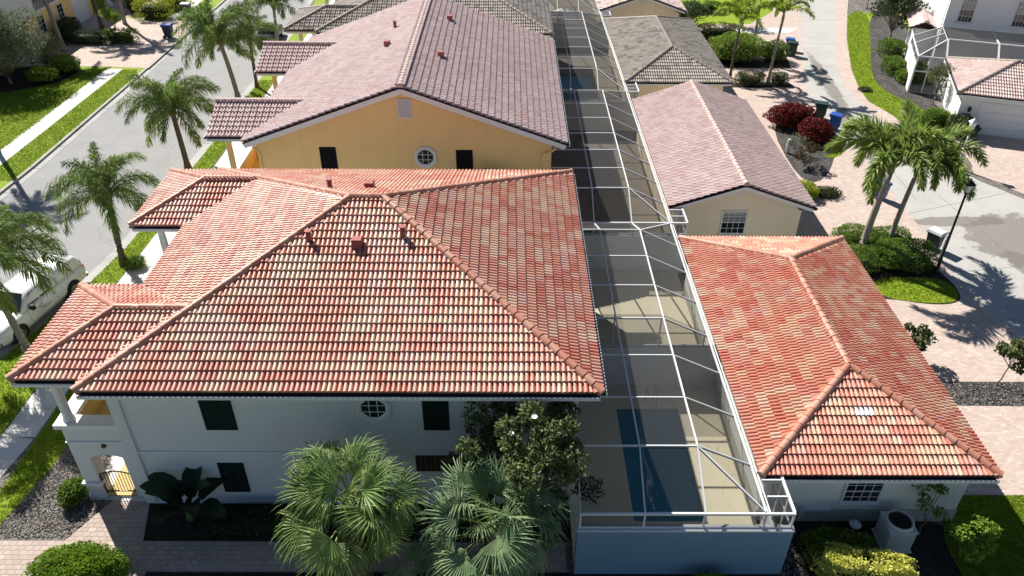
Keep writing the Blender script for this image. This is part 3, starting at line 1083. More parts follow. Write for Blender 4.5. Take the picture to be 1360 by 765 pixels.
def fan_palm(name, label, loc, h, metas, n, seed, trunk_r=.16, cat='fan palm', dead=None, ndead=0, sc=1.0):
    rg = random.Random(seed)
    t = thing(name, label, cat, loc)
    mb = MB()
    mb.tube([(0, 0, -.05), (.02, 0, h * .5), (0, .02, h)], [trunk_r * 1.2, trunk_r, trunk_r * .9], 10)
    mb.build('trunk', M['boot'], t).location = (0, 0, 0)
    bt = MB()
    for k in range(int(h / .09)):
        a = k * 2.4
        z = .15 + k * .09
        if z > h:
            break
        c = Vector((math.cos(a), math.sin(a), 0))
        bt.bar(c * trunk_r * .9 + Vector((0, 0, z - .08)), c * (trunk_r + .11) + Vector((0, 0, z + .14)), .09, .03)
    tag(bt.build('leaf_boot', M['boot'], t), kind='stuff').location = (0, 0, 0)
    for i in range(n):
        k = (i + .5) / n                      # 0 = upright spear leaves, 1 = hanging ones
        a = i * 2.39996 + rg.uniform(-.3, .3)
        me = metas[min(int(k * len(metas)), len(metas) - 1)]
        o = link('leaf', me, t)
        o.matrix_basis = Matrix.Translation((0, 0, h - .25 * k + .05)) @ Matrix.Rotation(a, 4, 'Z') @ Matrix.Rotation(rg.uniform(-.2, .2), 4, 'Y') \
            @ Matrix.Rotation(rg.uniform(-.7, .7), 4, 'X') @ Matrix.Scale(rg.uniform(.72, 1.18) * sc, 4)
    for i in range(ndead):
        o = link('dead_leaf', dead, t)
        o.matrix_basis = Matrix.Translation((0, 0, h - .35)) @ Matrix.Rotation(i * 2.1 + .4, 4, 'Z') @ Matrix.Rotation(rg.uniform(.2, .7), 4, 'Y') @ Matrix.Scale(.9 * sc, 4)
    return t

def grass_tufts(name, areas, dens, h, mat, seed, z=0.02):
    """areas: list of polygons (convex or not); three blades a tuft, all in one mesh"""
    rg = np.random.default_rng(seed)
    P = []
    for poly in areas:
        A = np.array(poly)
        lo, hi = A.min(0), A.max(0)
        n = int((hi - lo).prod() * dens)
        q = lo + rg.random((n, 2)) * (hi - lo)
        ins = np.zeros(n, bool)
        j = len(A) - 1
        for i in range(len(A)):
            xi, yi, xj, yj = A[i, 0], A[i, 1], A[j, 0], A[j, 1]
            c = ((yi > q[:, 1]) != (yj > q[:, 1])) & (q[:, 0] < (xj - xi) * (q[:, 1] - yi) / (yj - yi + 1e-12) + xi)
            ins ^= c
            j = i
        P.append(q[ins])
    q = np.concatenate(P)
    n = len(q)
    V = []
    for k in range(2):
        a = rg.random(n) * 6.283
        r = rg.random(n) * .03
        b = np.stack([q[:, 0] + r * np.cos(a), q[:, 1] + r * np.sin(a), np.full(n, z)], 1)
        w_ = np.stack([np.cos(a), np.sin(a), np.zeros(n)], 1) * .016
        tip = b + np.stack([rg.normal(0, .03, n), rg.normal(0, .03, n), h * rg.uniform(.5, 1.25, n)], 1)
        V.append(np.stack([b - w_, b + w_, tip], 1))
    V = np.concatenate(V).reshape(-1, 3)
    F = np.arange(len(V)).reshape(-1, 3)
    return tag(link(name, np_mesh(name, V, F, [mat])), kind='stuff')

# ------------------------------------------------------------------ ground
curb_r = [(-26.6, 15), (-24.6, 21), (-22.9, 26), (-21.7, 31), (-21.0, 36), (-20.7, 42), (-20.5, 50), (-20.5, 62), (-20.6, 75), (-21.2, 88), (-22, 130)]
curb_l = [(-34.5, 10), (-33, 22), (-31.6, 36), (-31.0, 46), (-30.75, 63), (-30.6, 85), (-30.6, 130)]
tag(MB().poly([(-260, -60, -.17), (260, -60, -.17), (260, 420, -.17), (-260, 420, -.17)]).build('ground', M['grass']), kind='structure')
sheet('road', ccw(curb_r + curb_l[::-1]), -.12, M['asphalt'])
sheet('yard', ccw(curb_r + [(120, 130), (120, -10), (-26.6, -10)]), 0.0, M['mulch'], .3)
sheet('front_yard', ccw(curb_l + [(-120, 130), (-120, 10)]), 0.0, M['grass'], .3)
def kerb(line, side):
    for i in range(len(line) - 1):
        (x0, y0), (x1, y1) = line[i], line[i + 1]
        n = max(1, int(math.hypot(x1 - x0, y1 - y0) / 3.0))
        for k in range(n):
            a = (x0 + (x1 - x0) * k / n, y0 + (y1 - y0) * k / n)
            b = (x0 + (x1 - x0) * (k + .985) / n, y0 + (y1 - y0) * (k + .985) / n)
            if b[1] > 100 or a[1] < 18:
                continue
            mb = MB()
            p = strip_poly([a, b], .09, .09)
            mb.prism(p, -.16, .012)
            tag(mb.build('kerb', M['kerb']), kind='structure')
            g = strip_poly([(a[0] - side * .33, a[1]), (b[0] - side * .33, b[1])], .24, .24)
            tag(MB().prism(g, -.16, -.108).build('gutter_strip', M['kerb']), kind='structure')
kerb(curb_r, 1)
kerb(curb_l, -1)
# sidewalks: slabs with open joints
def slabs(name, line, wl, wr, step, z, mat):
    for i in range(len(line) - 1):
        (x0, y0), (x1, y1) = line[i], line[i + 1]
        n = max(1, int(round(math.hypot(x1 - x0, y1 - y0) / step)))
        for k in range(n):
            a = (x0 + (x1 - x0) * (k + .006) / n, y0 + (y1 - y0) * (k + .006) / n)
            b = (x0 + (x1 - x0) * (k + .994) / n, y0 + (y1 - y0) * (k + .994) / n)
            tag(MB().prism(strip_poly([a, b], wl, wr), -.08, z + random.uniform(-.003, .003)).build(name, mat), kind='structure')
slabs('sidewalk', [(-20.1, 17.2), (-19.45, 22), (-19.35, 30), (-19.1, 38), (-18.5, 46), (-18.4, 54), (-18.5, 90)], .68, .68, 1.6, .012, M['walk'])
slabs('sidewalk', [(-34.6, 30), (-33.85, 44), (-33.6, 52), (-33.3, 64.6)], .68, .68, 1.6, .012, M['walk'])
slabs('sidewalk', [(-33.5, 78.5), (-33.6, 92)], .68, .68, 1.6, .012, M['walk'])
# entry walk from the verge
sheet('driveway', ccw([(-30.55, 64.8), (-30.5, 78.5), (-36, 78.5), (-42, 81), (-42, 65.2), (-34.6, 65.2)]), .008, M['pavers_b'])
sheet('driveway', ccw([(-42, 81), (-36, 79), (-36, 90), (-42, 90)]), .006, M['pavers_b'])
sheet('mulch_bed', smooth(ccw([(-43, 57.5), (-39.2, 59.2), (-36.4, 61.2), (-35.6, 63.8), (-37.2, 65), (-43, 65)])), .004, M['soil'])
# front of the near house
sheet('mulch_bed', ccw([(-18.0, 17.15), (-17.5, 19.9), (-16.9, 24), (-16.6, 34), (-13, 34), (-13, 17.15)]), .004, M['mulch'])
sheet('garden_path', ccw([(-19.4, 15.3), (-19.2, 17.12), (-15.3, 17.12), (-14.2, 19.2), (-13.1, 19.2), (-12.6, 17.1), (2.0, 17.05), (2.0, 15.9), (-12, 15.9), (-12.6, 14.6)]), .010, M['pavers_path'])
sheet('soil_bed', ccw([(-13.05, 17.12), (-13.05, 18.9), (2.4, 18.9), (2.4, 17.07)]), .006, M['soil'])
sheet('soil_bed', ccw([(-12, 15.86), (9.6, 15.86), (9.6, 13), (-12, 13)]), .005, M['soil'])
sheet('soil_bed', ccw([(9.1, 15.86), (9.1, 18.2), (15.3, 18.2), (15.6, 16.9), (16.5, 15.2), (14.5, 13.5), (9.6, 13.5)]), .007, M['soil'])
sheet('mulch_bed', ccw([(-13, 33), (-13, 37.4), (2.2, 37.4), (2.2, 33)]), .006, M['soil'])
sheet('soil_bed', ccw([(9.1, 32), (9.1, 36.2), (15.8, 36.2), (15.8, 32)]), .006, M['soil'])
sheet('walkway', ccw([(-13.2, 18.8), (-15.3, 18.9), (-15.3, 33), (-13.2, 33)]), .015, M['walk'])
# east side: pavers, lane, beds
sheet('driveway', ccw([(15.7, 19.2), (24.0, 19.2), (24.1, 28.4), (23.9, 29.3), (23.3, 32.2), (23.25, 34.8), (23.7, 37.9), (23.7, 40.2), (24.0, 46), (23.4, 52), (23.6, 58.7), (24.2, 62), (27.1, 71.9), (31.4, 86.5), (33, 93), (17, 93), (15.6, 60), (15.7, 40)]), .006, M['pavers'])
lane = [(24.15, 15), (24.1, 28.4), (23.9, 29.3), (23.3, 32.2), (23.25, 34.8), (23.7, 37.9), (23.7, 40.2), (24.0, 46), (23.4, 52), (23.6, 58.7), (24.2, 62), (27.1, 71.9), (31.4, 86.5), (34.2, 96),
        (38.5, 96), (35.0, 85.4), (33.24, 80.4), (28.52, 66.9), (27.5, 62.1), (27.3, 57.5), (27.4, 54), (29.0, 48), (30.0, 44.6), (31.6, 42.1), (34.5, 38.5), (60, 28), (60, 15)]
sheet('lane', ccw(lane), .010, M['concrete'])
# joints of the lane
jm = MB()
for a, b in (((23.7, 40.3), (31.0, 43.0)), ((23.3, 34.0), (36, 36.0)), ((26.5, 42.6), (28.0, 31.0)), ((24.0, 30.0), (34, 27.5)), ((23.5, 52.2), (27.6, 52.6)), ((23.7, 58.8), (27.3, 59.2)), ((25.4, 66), (28.3, 66.2)),
             ((27.2, 72.4), (30.6, 72.2)), ((29.4, 79.8), (33, 79.8)), ((24.9, 42), (25.4, 62))):
    jm.bar((a[0], a[1], .0115), (b[0], b[1], .0115), .035, .004)
tag(jm.build('lane_joint', M['stain']), kind='structure')
strip_edge = [(33.24, 80.4), (28.52, 66.9), (27.5, 62.1), (27.3, 57.5), (27.4, 54)]
sheet('paver_strip', ccw(strip_edge[::-1] + [(36.6, 90.5), (37.9, 90), (35.3, 83.1), (32, 74), (29.3, 65.3), (28.35, 61), (28.0, 58.0), (28.9, 55.0), (28.7, 53.5)]), .014, M['pavers_b'])
lawn_r = smooth(ccw([(35.3, 83.1), (32, 74), (29.3, 65.3), (28.35, 61), (28.0, 58.0), (28.9, 55.0), (29.2, 51), (28.6, 48.6), (30.8, 47.7), (31.6, 51.6), (31.6, 57.5), (30.4, 59.2), (30.1, 62.1), (31.4, 66.5), (33.1, 70.9), (37.5, 83)]))
sheet('lawn', lawn_r, .016, M['grass'])
sheet('mulch_bed', smooth(ccw([(31.6, 51.6), (31.6, 57.5), (30.4, 59.2), (30.1, 62.1), (31.4, 66.5), (33.1, 70.9), (37.5, 83), (41, 83), (36, 68), (33, 60.5), (33, 51.6)])), .014, M['mulch_dark'])
sheet('mulch_bed', ccw([(28.4, 47.8), (29.4, 45.9), (30.6, 46.6), (30.9, 47.9), (29.3, 48.9)]), .018, M['mulch'])
sheet('driveway', ccw([(30.2, 45.6), (31.9, 42.8), (36, 41), (50, 36), (50, 50), (31.6, 52.6), (30.9, 48.2)]), .015, M['pavers_b'])
sheet('mulch_bed', ccw([(15.8, 24.0), (24.1, 23.9), (24.1, 25.45), (15.8, 25.45)]), .012, M['mulch_dark'])
lawn_b = ccw([(15.9, 19.15), (24.1, 19.2), (24.1, 12), (15.2, 12), (15.2, 17.0), (15.6, 18.2)])
sheet('lawn', lawn_b, .014, M['grass'])
isl = smooth(ccw([(17.0, 31.6), (19.2, 31.65), (21.0, 31.1), (22.6, 31.3), (23.0, 32.7), (22.7, 34.2), (22.8, 36.3), (21.4, 37.3), (18.6, 37.1), (17.0, 35)]))
sheet('mulch_bed', isl, .012, M['soil'])
lawn_i = smooth(ccw([(18.6, 31.75), (21.0, 31.2), (22.55, 31.4), (22.9, 32.7), (22.3, 33.6), (18.8, 33.5)]))
sheet('lawn', lawn_i, .018, M['grass'])
sheet('mulch_bed', smooth(ccw([(18.4, 44.5), (19.1, 54.3), (22.2, 54.3), (22.9, 51.0), (22.2, 48.4), (20.0, 44.2)])), .012, M['mulch_dark'])
lawn_s = smooth(ccw([(22.2, 48.5), (22.9, 51.0), (22.1, 54.4), (22.7, 54.5), (23.5, 51.3), (22.9, 48.6), (21.6, 47.7), (21.2, 48.2)]))
sheet('lawn', lawn_s, .018, M['grass'])
sheet('mulch_bed', ccw([(17.8, 60.9), (23.2, 60.9), (23.0, 62.2), (17.6, 62.0)]), .012, M['soil'])
sheet('mulch_bed', ccw([(16.8, 65.5), (24.2, 65.5), (25.0, 70.5), (20, 73.5), (17, 73)]), .012, M['soil'])
sheet('lawn', ccw([(17, 78), (24, 78.5), (27.5, 83), (29.0, 93), (17, 93)]), .012, M['grass'])
sheet('walkway', ccw([(15.6, 75.2), (27, 75.6), (28.4, 77.2), (15.6, 76.9)]), .016, M['walk'])
sheet('lane', ccw([(30, 96), (60, 88), (60, 93), (30, 102)]), .013, M['concrete'])
verge = ccw([(-22.5, 27.5), (-21.6, 31.2), (-20.9, 36), (-20.6, 42), (-20.4, 50), (-20.4, 62), (-19.2, 62), (-19.3, 46), (-19.8, 38), (-20.1, 30), (-20.2, 22), (-24.4, 21.4)])
verge2 = ccw([(-18.7, 17.3), (-18.7, 30), (-18.3, 38), (-16.7, 38), (-16.8, 26), (-17.4, 20.2), (-17.95, 17.3)])
sheet('lawn', verge2, .008, M['grass'])
lawn_far_r = ccw([(-17.7, 38), (-17.7, 62), (-15.6, 62), (-15.6, 38)])
verge3 = ccw([(-33.1, 44), (-31.15, 44), (-30.85, 63), (-31.3, 64.4), (-32.5, 64.4)])
lawn_l = ccw([(-34.5, 44), (-34.1, 52), (-34.0, 64.8), (-35.8, 64.7), (-36.4, 61.2), (-39.2, 59.2), (-43, 57.5), (-43, 44)])
sheet('lawn', verge, .006, M['grass'])
sheet('lawn', lawn_far_r, .006, M['grass'])
sheet('lawn', ccw([(-20.4, 62), (-20.5, 75), (-20.9, 92), (-16, 92), (-16, 62)]), .005, M['grass'])
sheet('lawn', ccw([(36, 83), (60, 78), (60, 40), (38, 70)]), .003, M['grass'])
sheet('lawn', ccw([(38.5, 97), (36.5, 90.6), (60, 82), (60, 87)]), .004, M['grass'])
grass_tufts('grass', [lawn_far_r, verge, verge2, verge3, lawn_l], 300, .075, L['blade'], 11)
grass_tufts('grass', [lawn_r, lawn_s, lawn_i], 240, .07, L['blade'], 12, .02)
grass_tufts('grass', [lawn_b], 900, .06, L['blade'], 13, .015)
# mulch chips on the near bed
def chips(name, poly, dens, ln, wd, mats, seed, z=.01):
    rg = np.random.default_rng(seed)
    A = np.array(poly)
    lo, hi = A.min(0), A.max(0)
    n = int((hi - lo).prod() * dens)
    q = lo + rg.random((n, 2)) * (hi - lo)
    ins = np.zeros(n, bool)
    j = len(A) - 1
    for i in range(len(A)):
        c = ((A[i, 1] > q[:, 1]) != (A[j, 1] > q[:, 1])) & (q[:, 0] < (A[j, 0] - A[i, 0]) * (q[:, 1] - A[i, 1]) / (A[j, 1] - A[i, 1] + 1e-12) + A[i, 0])
        ins ^= c
        j = i
    q = q[ins]
    n = len(q)
    C = np.stack([q[:, 0], q[:, 1], z + rg.random(n) * .035], 1)
    D = rg.normal(size=(n, 3)) * [1, 1, .25]
    N = rg.normal(size=(n, 3)) * [.5, .5, .2] + [0, 0, 1]
    me = leaves_mesh(name, C, D, N, ln * rg.uniform(.6, 1.4, n), wd * rg.uniform(.6, 1.3, n), mats, rg.integers(0, len(mats), n))
    return tag(link(name, me), kind='stuff')
CH = [plain('chip_grey', (.28, .255, .235, 1), .9, 0, .3, 9), plain('chip_brown', (.17, .145, .125, 1), .9, 0, .3, 9), plain('chip_pale', (.40, .37, .345, 1), .9, 0, .3, 9), plain('chip_dark', (.05, .045, .042, 1), .9, 0, .3, 9)]
chips('mulch', [(-18.0, 17.2), (-17.5, 19.9), (-16.9, 22), (-15.2, 22), (-15.2, 18.9), (-14.4, 18.9), (-15.3, 17.2)], 420, .10, .035, CH, 5)
chips('mulch', [(15.8, 24.02), (24.05, 23.92), (24.05, 25.4), (15.8, 25.4)], 260, .11, .05, [CH[1], CH[3], CH[0]], 6, .016)
chips('mulch', [(9.1, 14.6), (9.1, 17.0), (9.9, 17.0), (9.9, 14.6)], 300, .1, .04, CH, 7)

# ------------------------------------------------------------------ building pieces
def frame_rect(mb, x0, x1, z0, z1, y, w_=.07, t=.05, out=-1):
    """rectangular casing on a wall facing -y"""
    a, b = (y - t, y + .02)
    mb.box(x0, a, z0, x0 + w_, b, z1)
    mb.box(x1 - w_, a, z0, x1, b, z1)
    mb.box(x0 + w_, a, z1 - w_, x1 - w_, b, z1)
    mb.box(x0 + w_, a, z0, x1 - w_, b, z0 + w_)

def window_y(house, x0, x1, z0, z1, y, T=None, nx=4, nz=4, pane=None, sill=True, two_tone=False):
    mb = MB(T)
    frame_rect(mb, x0, x1, z0, z1, y, .075, .06)
    if sill:
        mb.box(x0 - .08, y - .11, z0 - .07, x1 + .08, y + .01, z0 - .004)
    o = mb.build('window', M['frame_white'], house)
    zm = (z0 + z1) / 2
    g = MB(T)
    g.box(x0 + .076, y - .022, z0 + .076, x1 - .076, y + .012, zm - .02)
    g.build('pane', pane or M['glass_dark'], o)
    g = MB(T)
    g.box(x0 + .076, y - .030, zm + .02, x1 - .076, y + .008, z1 - .076)
    g.build('pane', M['glass_pale'] if two_tone else (pane or M['glass_dark']), o)
    s = MB(T)
    s.box(x0 + .076, y - .05, zm - .022, x1 - .076, y, zm + .022)
    for i in range(1, nx):
        x = x0 + .076 + (x1 - x0 - .152) * i / nx
        s.box(x - .011, y - .038, z0 + .078, x + .011, y - .004, zm - .024)
        s.box(x - .011, y - .044, zm + .024, x + .011, y - .012, z1 - .078)
    for k in range(1, nz):
        if k * 2 == nz:
            continue
        z = z0 + (z1 - z0) * k / nz
        s.box(x0 + .078, y - .041, z - .011, x1 - .078, y - .006, z + .011)
    s.build('sash', M['frame_white'], o)
    return o

def shutter_y(house, x0, x1, z0, z1, y, mat, label=None, leaves=2):
    mb = MB()
    mb.box(x0 - .02, y - .03, z0 - .02, x1 + .02, y + .02, z1 + .02)
    o = mb.build('shutter', mat, house)
    w_ = (x1 - x0) / leaves
    for k in range(leaves):
        a, b = x0 + k * w_ + .008, x0 + (k + 1) * w_ - .008
        f = MB()
        frame_rect(f, a, b, z0, z1, y - .03, .06, .03)
        n = int((z1 - z0 - .14) / .085)
        for i in range(n):
            z = z0 + .075 + (z1 - z0 - .15) * i / n
            f.add([(a + .06, y - .034, z + .06), (b - .06, y - .034, z + .06), (b - .06, y - .056, z + .012), (a + .06, y - .056, z + .012)], [(3, 2, 1, 0)])
        f.build('shutter_leaf', mat, o)
    return o

def octagon(house, cx, cz, r, y, T=None):
    def ring(rr):
        return [(cx + rr * math.cos(math.pi / 8 + i * math.pi / 4), cz + rr * math.sin(math.pi / 8 + i * math.pi / 4)) for i in range(8)]
    mb = MB(T)
    a, b, c = ring(r), ring(r * .82), ring(r * .70)
    ya, yb = y - .09, y + .01
    for i in range(8):
        j = (i + 1) % 8
        mb.add([(a[i][0], yb, a[i][1]), (a[j][0], yb, a[j][1]), (a[j][0], ya, a[j][1]), (a[i][0], ya, a[i][1])], [(0, 1, 2, 3)])
        mb.add([(a[i][0], ya, a[i][1]), (a[j][0], ya, a[j][1]), (b[j][0], ya, b[j][1]), (b[i][0], ya, b[i][1])], [(0, 1, 2, 3)])
        mb.add([(b[i][0], ya, b[i][1]), (b[j][0], ya, b[j][1]), (c[j][0], y - .035, c[j][1]), (c[i][0], y - .035, c[i][1])], [(0, 1, 2, 3)])
    o = mb.build('octagonal_window', M['trim_white'], house)
    MB(T).poly([(p[0], y - .03, p[1]) for p in c]).build('pane', M['glass_dark'], o)
    s = MB(T)
    rr = r * .7
    for k in (-.33, .33):
        s.box(cx + k * rr - .014, y - .05, cz - rr * .86, cx + k * rr + .014, y - .031, cz + rr * .86)
        s.box(cx - rr * .86, y - .053, cz + k * rr - .014, cx + rr * .86, y - .033, cz + k * rr + .014)
    s.build('sash', M['frame_white'], o)

def vent(name, label, x, y, z, kind, house_tag='roof vent', grp=None):
    t = thing(name, label, house_tag, (x, y, z), grp)
    mb = MB()
    if kind == 'box':
        mb.box(-.20, -.17, -.15, .20, .2, .24)
        mb.add([(-.22, -.19, .24), (.22, -.19, .24), (.22, .22, .24), (-.22, .22, .24), (-.18, -.15, .30), (.18, -.15, .30), (.18, .18, .30), (-.18, .18, .30)],
               [(3, 2, 1, 0), (4, 5, 6, 7), (0, 1, 5, 4), (1, 2, 6, 5), (2, 3, 7, 6), (3, 0, 4, 7)])
    else:
        mb.tube([(0, 0, -.15), (0, 0, .40)], .11, 12)
        mb.tube([(0, 0, .402), (0, 0, .44)], .14, 12)
    o = mb.build('hood', M['pvc_red'], t)
    o.location = (0, 0, 0)
    f = MB()
    f.box(-.27, -.30, -.10, .27, .30, -.055)
    f.v = [(a, b, c + b * .34) for a, b, c in f.v]
    f.build('flashing', M['pvc_red'], t).location = (0, 0, 0)
    t.scale = (.9, .9, .95)
    return t

def hip_facets_x(x0, x1, y0, y1, ze, s):
    """ridge along x"""
    d = (y1 - y0) / 2
    ym, zr = (y0 + y1) / 2, ze + d * s
    a, b = (x0 + d, ym, zr), (x1 - d, ym, zr)
    c = [(x0, y0, ze), (x1, y0, ze), (x1, y1, ze), (x0, y1, ze)]
    fac = {'S': [c[0], c[1], b, a], 'E': [c[1], c[2], b], 'N': [c[2], c[3], a, b], 'W': [c[3], c[0], a]}
    return fac, [(a, b), (c[0], a), (c[3], a), (c[1], b), (c[2], b)]

def roof_facets_y(x0, x1, y0, y1, ze, s, south='hip', north='hip'):
    """ridge along y"""
    h = (x1 - x0) / 2
    xm, zr = (x0 + x1) / 2, ze + h * s
    ya = y0 + (h if south == 'hip' else 0)
    yb = y1 - (h if north == 'hip' else 0)
    a, b = (xm, ya, zr), (xm, yb, zr)
    c = [(x0, y0, ze), (x1, y0, ze), (x1, y1, ze), (x0, y1, ze)]
    fac = {'E': [c[1], c[2], b, a], 'W': [c[3], c[0], a, b]}
    rd = [(a, b)]
    if south == 'hip':
        fac['S'] = [c[0], c[1], a]
        rd += [(c[0], a), (c[1], a)]
    if north == 'hip':
        fac['N'] = [c[2], c[3], b]
        rd += [(c[3], b), (c[2], b)]
    return fac, rd

def eave_trim(house, roofobj, x0, x1, y0, y1, ze, sides, T=None, wall=.6, fascia=.2, gable=False):
    """fascia, soffit and gutters along the level eaves"""
    mb = MB(T)
    z0, z1 = ze - fascia - .05, ze - .045
    i = .03
    if 'S' in sides: mb.box(x0 + i, y0 + i, z0, x1 - i, y0 + i + .04, z1)
    if 'N' in sides: mb.box(x0 + i, y1 - i - .04, z0, x1 - i, y1 - i, z1)
    if 'W' in sides: mb.box(x0 + i, y0 + i + .041, z0, x0 + i + .04, y1 - i - .041, z1)
    if 'E' in sides: mb.box(x1 - i - .04, y0 + i + .041, z0, x1 - i, y1 - i - .041, z1)
    mb.build('fascia', M['trim_white'], roofobj)
    mb = MB(T)
    if gable:
        mb.box(x0 + .075, y0 + .095, z0 + .02, x0 + .5, y1 - .095, z0 + .04)
        mb.build('soffit', M['soffit'], roofobj)
        mb = MB(T)
        mb.box(x1 - .75, y0 + .095, z0 + .02, x1 - .075, y1 - .095, z0 + .04)
    else:
        mb.box(x0 + .075, y0 + .075, z0 + .02, x1 - .075, y1 - .075, z0 + .04)
    mb.build('soffit', M['soffit'], roofobj)
    g = MB(T)
    if 'S' in sides: gutter(g, (x0 + .1, y0 + i - .002, ze), (x1 - .05, y0 + i - .002, ze), (0, -1, 0))
    if 'N' in sides: gutter(g, (x1 - .1, y1 - i + .002, ze), (x0 + .05, y1 - i + .002, ze), (0, 1, 0))
    if 'W' in sides: gutter(g, (x0 + i - .002, y1 - .05, ze), (x0 + i - .002, y0 + .05, ze), (-1, 0, 0))
    if 'E' in sides: gutter(g, (x1 - i + .002, y0 + .05, ze), (x1 - i + .002, y1 - .05, ze), (1, 0, 0))
    g.build('gutter', [M['gutter'], M['gutter_in']], roofobj)

def make_roof(house, fac, ridges, pal, hips, nseg, seed, singles, rsingles, weights=None, same=.45, T=None, mortar=None, skips=None, th=.06, special=()):
    mb = MB(T)
    for k in fac:
        roof_deck(mb, [(p[0], p[1], p[2] - .012) for p in fac[k]], th)
    ro = mb.build('roof', M['deck_under'], house)
    rf = Roof(house, ro, pal, hips, nseg, random.Random(seed), weights, same, T)
    for k in fac:
        rf.facet(fac[k], (skips or {}).get(k))
    for p, q in ridges:
        rf.ridge(p, q)
    rf.special = list(special)
    rf.make(singles, rsingles, mortar or M['mortar_red'])
    return ro

# ------------------------------------------------------------------ two-storey houses on the left of the pools
S1 = .359
def porch_facets(x_eave, x_main, ya, yb, ze, s, kind):
    h = (yb - ya) / 2
    ym, zr = (ya + yb) / 2, ze + h * s
    xi = x_main + h + .25                      # where its ridge meets the main slope
    if kind == 'hip':
        a, b = (x_eave + h, ym, zr), (xi, ym, zr)
        c = [(x_eave, ya, ze), (xi, ya, ze), (xi, yb, ze), (x_eave, yb, ze)]
        return {'S': [c[0], c[1], b, a], 'N': [c[2], c[3], a, b], 'W': [c[3], c[0], a]}, [(a, b), (c[0], a), (c[3], a)], zr
    a, b = (x_eave, ym, zr), (xi, ym, zr)
    c = [(x_eave, ya, ze), (xi, ya, ze), (xi, yb, ze), (x_eave, yb, ze)]
    return {'S': [c[0], c[1], b, a], 'N': [c[2], c[3], a, b]}, [(a, b)], zr

def villa(name, label, y_off, style, wall, pal, hips, seed, singles, rsingles, weights, same, nseg, mortar, porches, porch_kind):
    x0, x1, y0, y1, ze = -13.54, 2.95, 18.12 + y_off, 33.42 + y_off, 6.0
    if style == 'gable':
        y1 = y0 + 17.1
    t = thing(name, label, 'house', (-5, (y0 + y1) / 2, 0))
    wy0, wy1, wx0, wx1 = y0 + .68, y1 - .6, -13.1, 2.23
    mb = MB()
    if style == 'gable':
        xm = (x0 + x1) / 2
        mb.extrude_y([(wx0, 0), (wx1, 0), (wx1, 6.0 + (x1 - wx1) * S1 - .14), (xm, 6.0 + (x1 - x0) / 2 * S1 - .14), (wx0, 6.0 + (wx0 - x0) * S1 - .14)], wy0, wy1)
        fac, rd = roof_facets_y(x0, x1, y0, y1, ze, S1, 'gable', 'gable')
    else:
        mb.box(wx0, wy0, 0, wx1, wy1, 5.8)
        fac, rd = hip_facets_x(x0, x1, y0, y1, ze, S1)
    mb.build('wall', wall, t)
    skips = {}
    spans = []
    xe = -15.85 if porch_kind == 'hip' else -15.62
    for i, (pa, pb) in enumerate(porches):
        f, r, zr = porch_facets(xe, x0, pa, pb, ze, S1, porch_kind)
        for k in f:
            fac[f'porch{i}{k}'] = f[k]
            skips[f'porch{i}{k}'] = lambda p: p.x > x0 + .15 and p.z < ze + (p.x - x0) * S1 - .03
        rd += r
        spans.append((pa, pb))
    def w_skip(p):
        for pa, pb in spans:
            if pa < p.y < pb:
                zp = ze + min(p.y - pa, pb - p.y) * S1
                if zp > p.z + .02:
                    return True
        return False
    skips['W'] = w_skip
    ro = make_roof(t, fac, rd, pal, hips, nseg, seed, singles, rsingles, weights, same, None, mortar, skips)
    if style == 'gable':
        eave_trim(t, ro, x0, x1, y0, y1, ze, 'E', gable=True)
        for yy in (y0 + .03, y1 - .06):
            for sx in (x0, x1):
                b = MB()
                b.bar((sx + (.05 if sx == x0 else -.05), yy, ze - .16), (xm, yy, ze - .16 + (x1 - x0) / 2 * S1 - .02), .05 if sx == x0 else .054, .30)
                b.build('bargeboard', M['trim_white'], ro)
    else:
        eave_trim(t, ro, x0, x1, y0, y1, ze, 'SE')
    # porches
    for i, (pa, pb) in enumerate(porches):
        p = porch(t, ro, xe, pa, pb, ze, wall if style == 'gable' else None, i)
    return t, ro

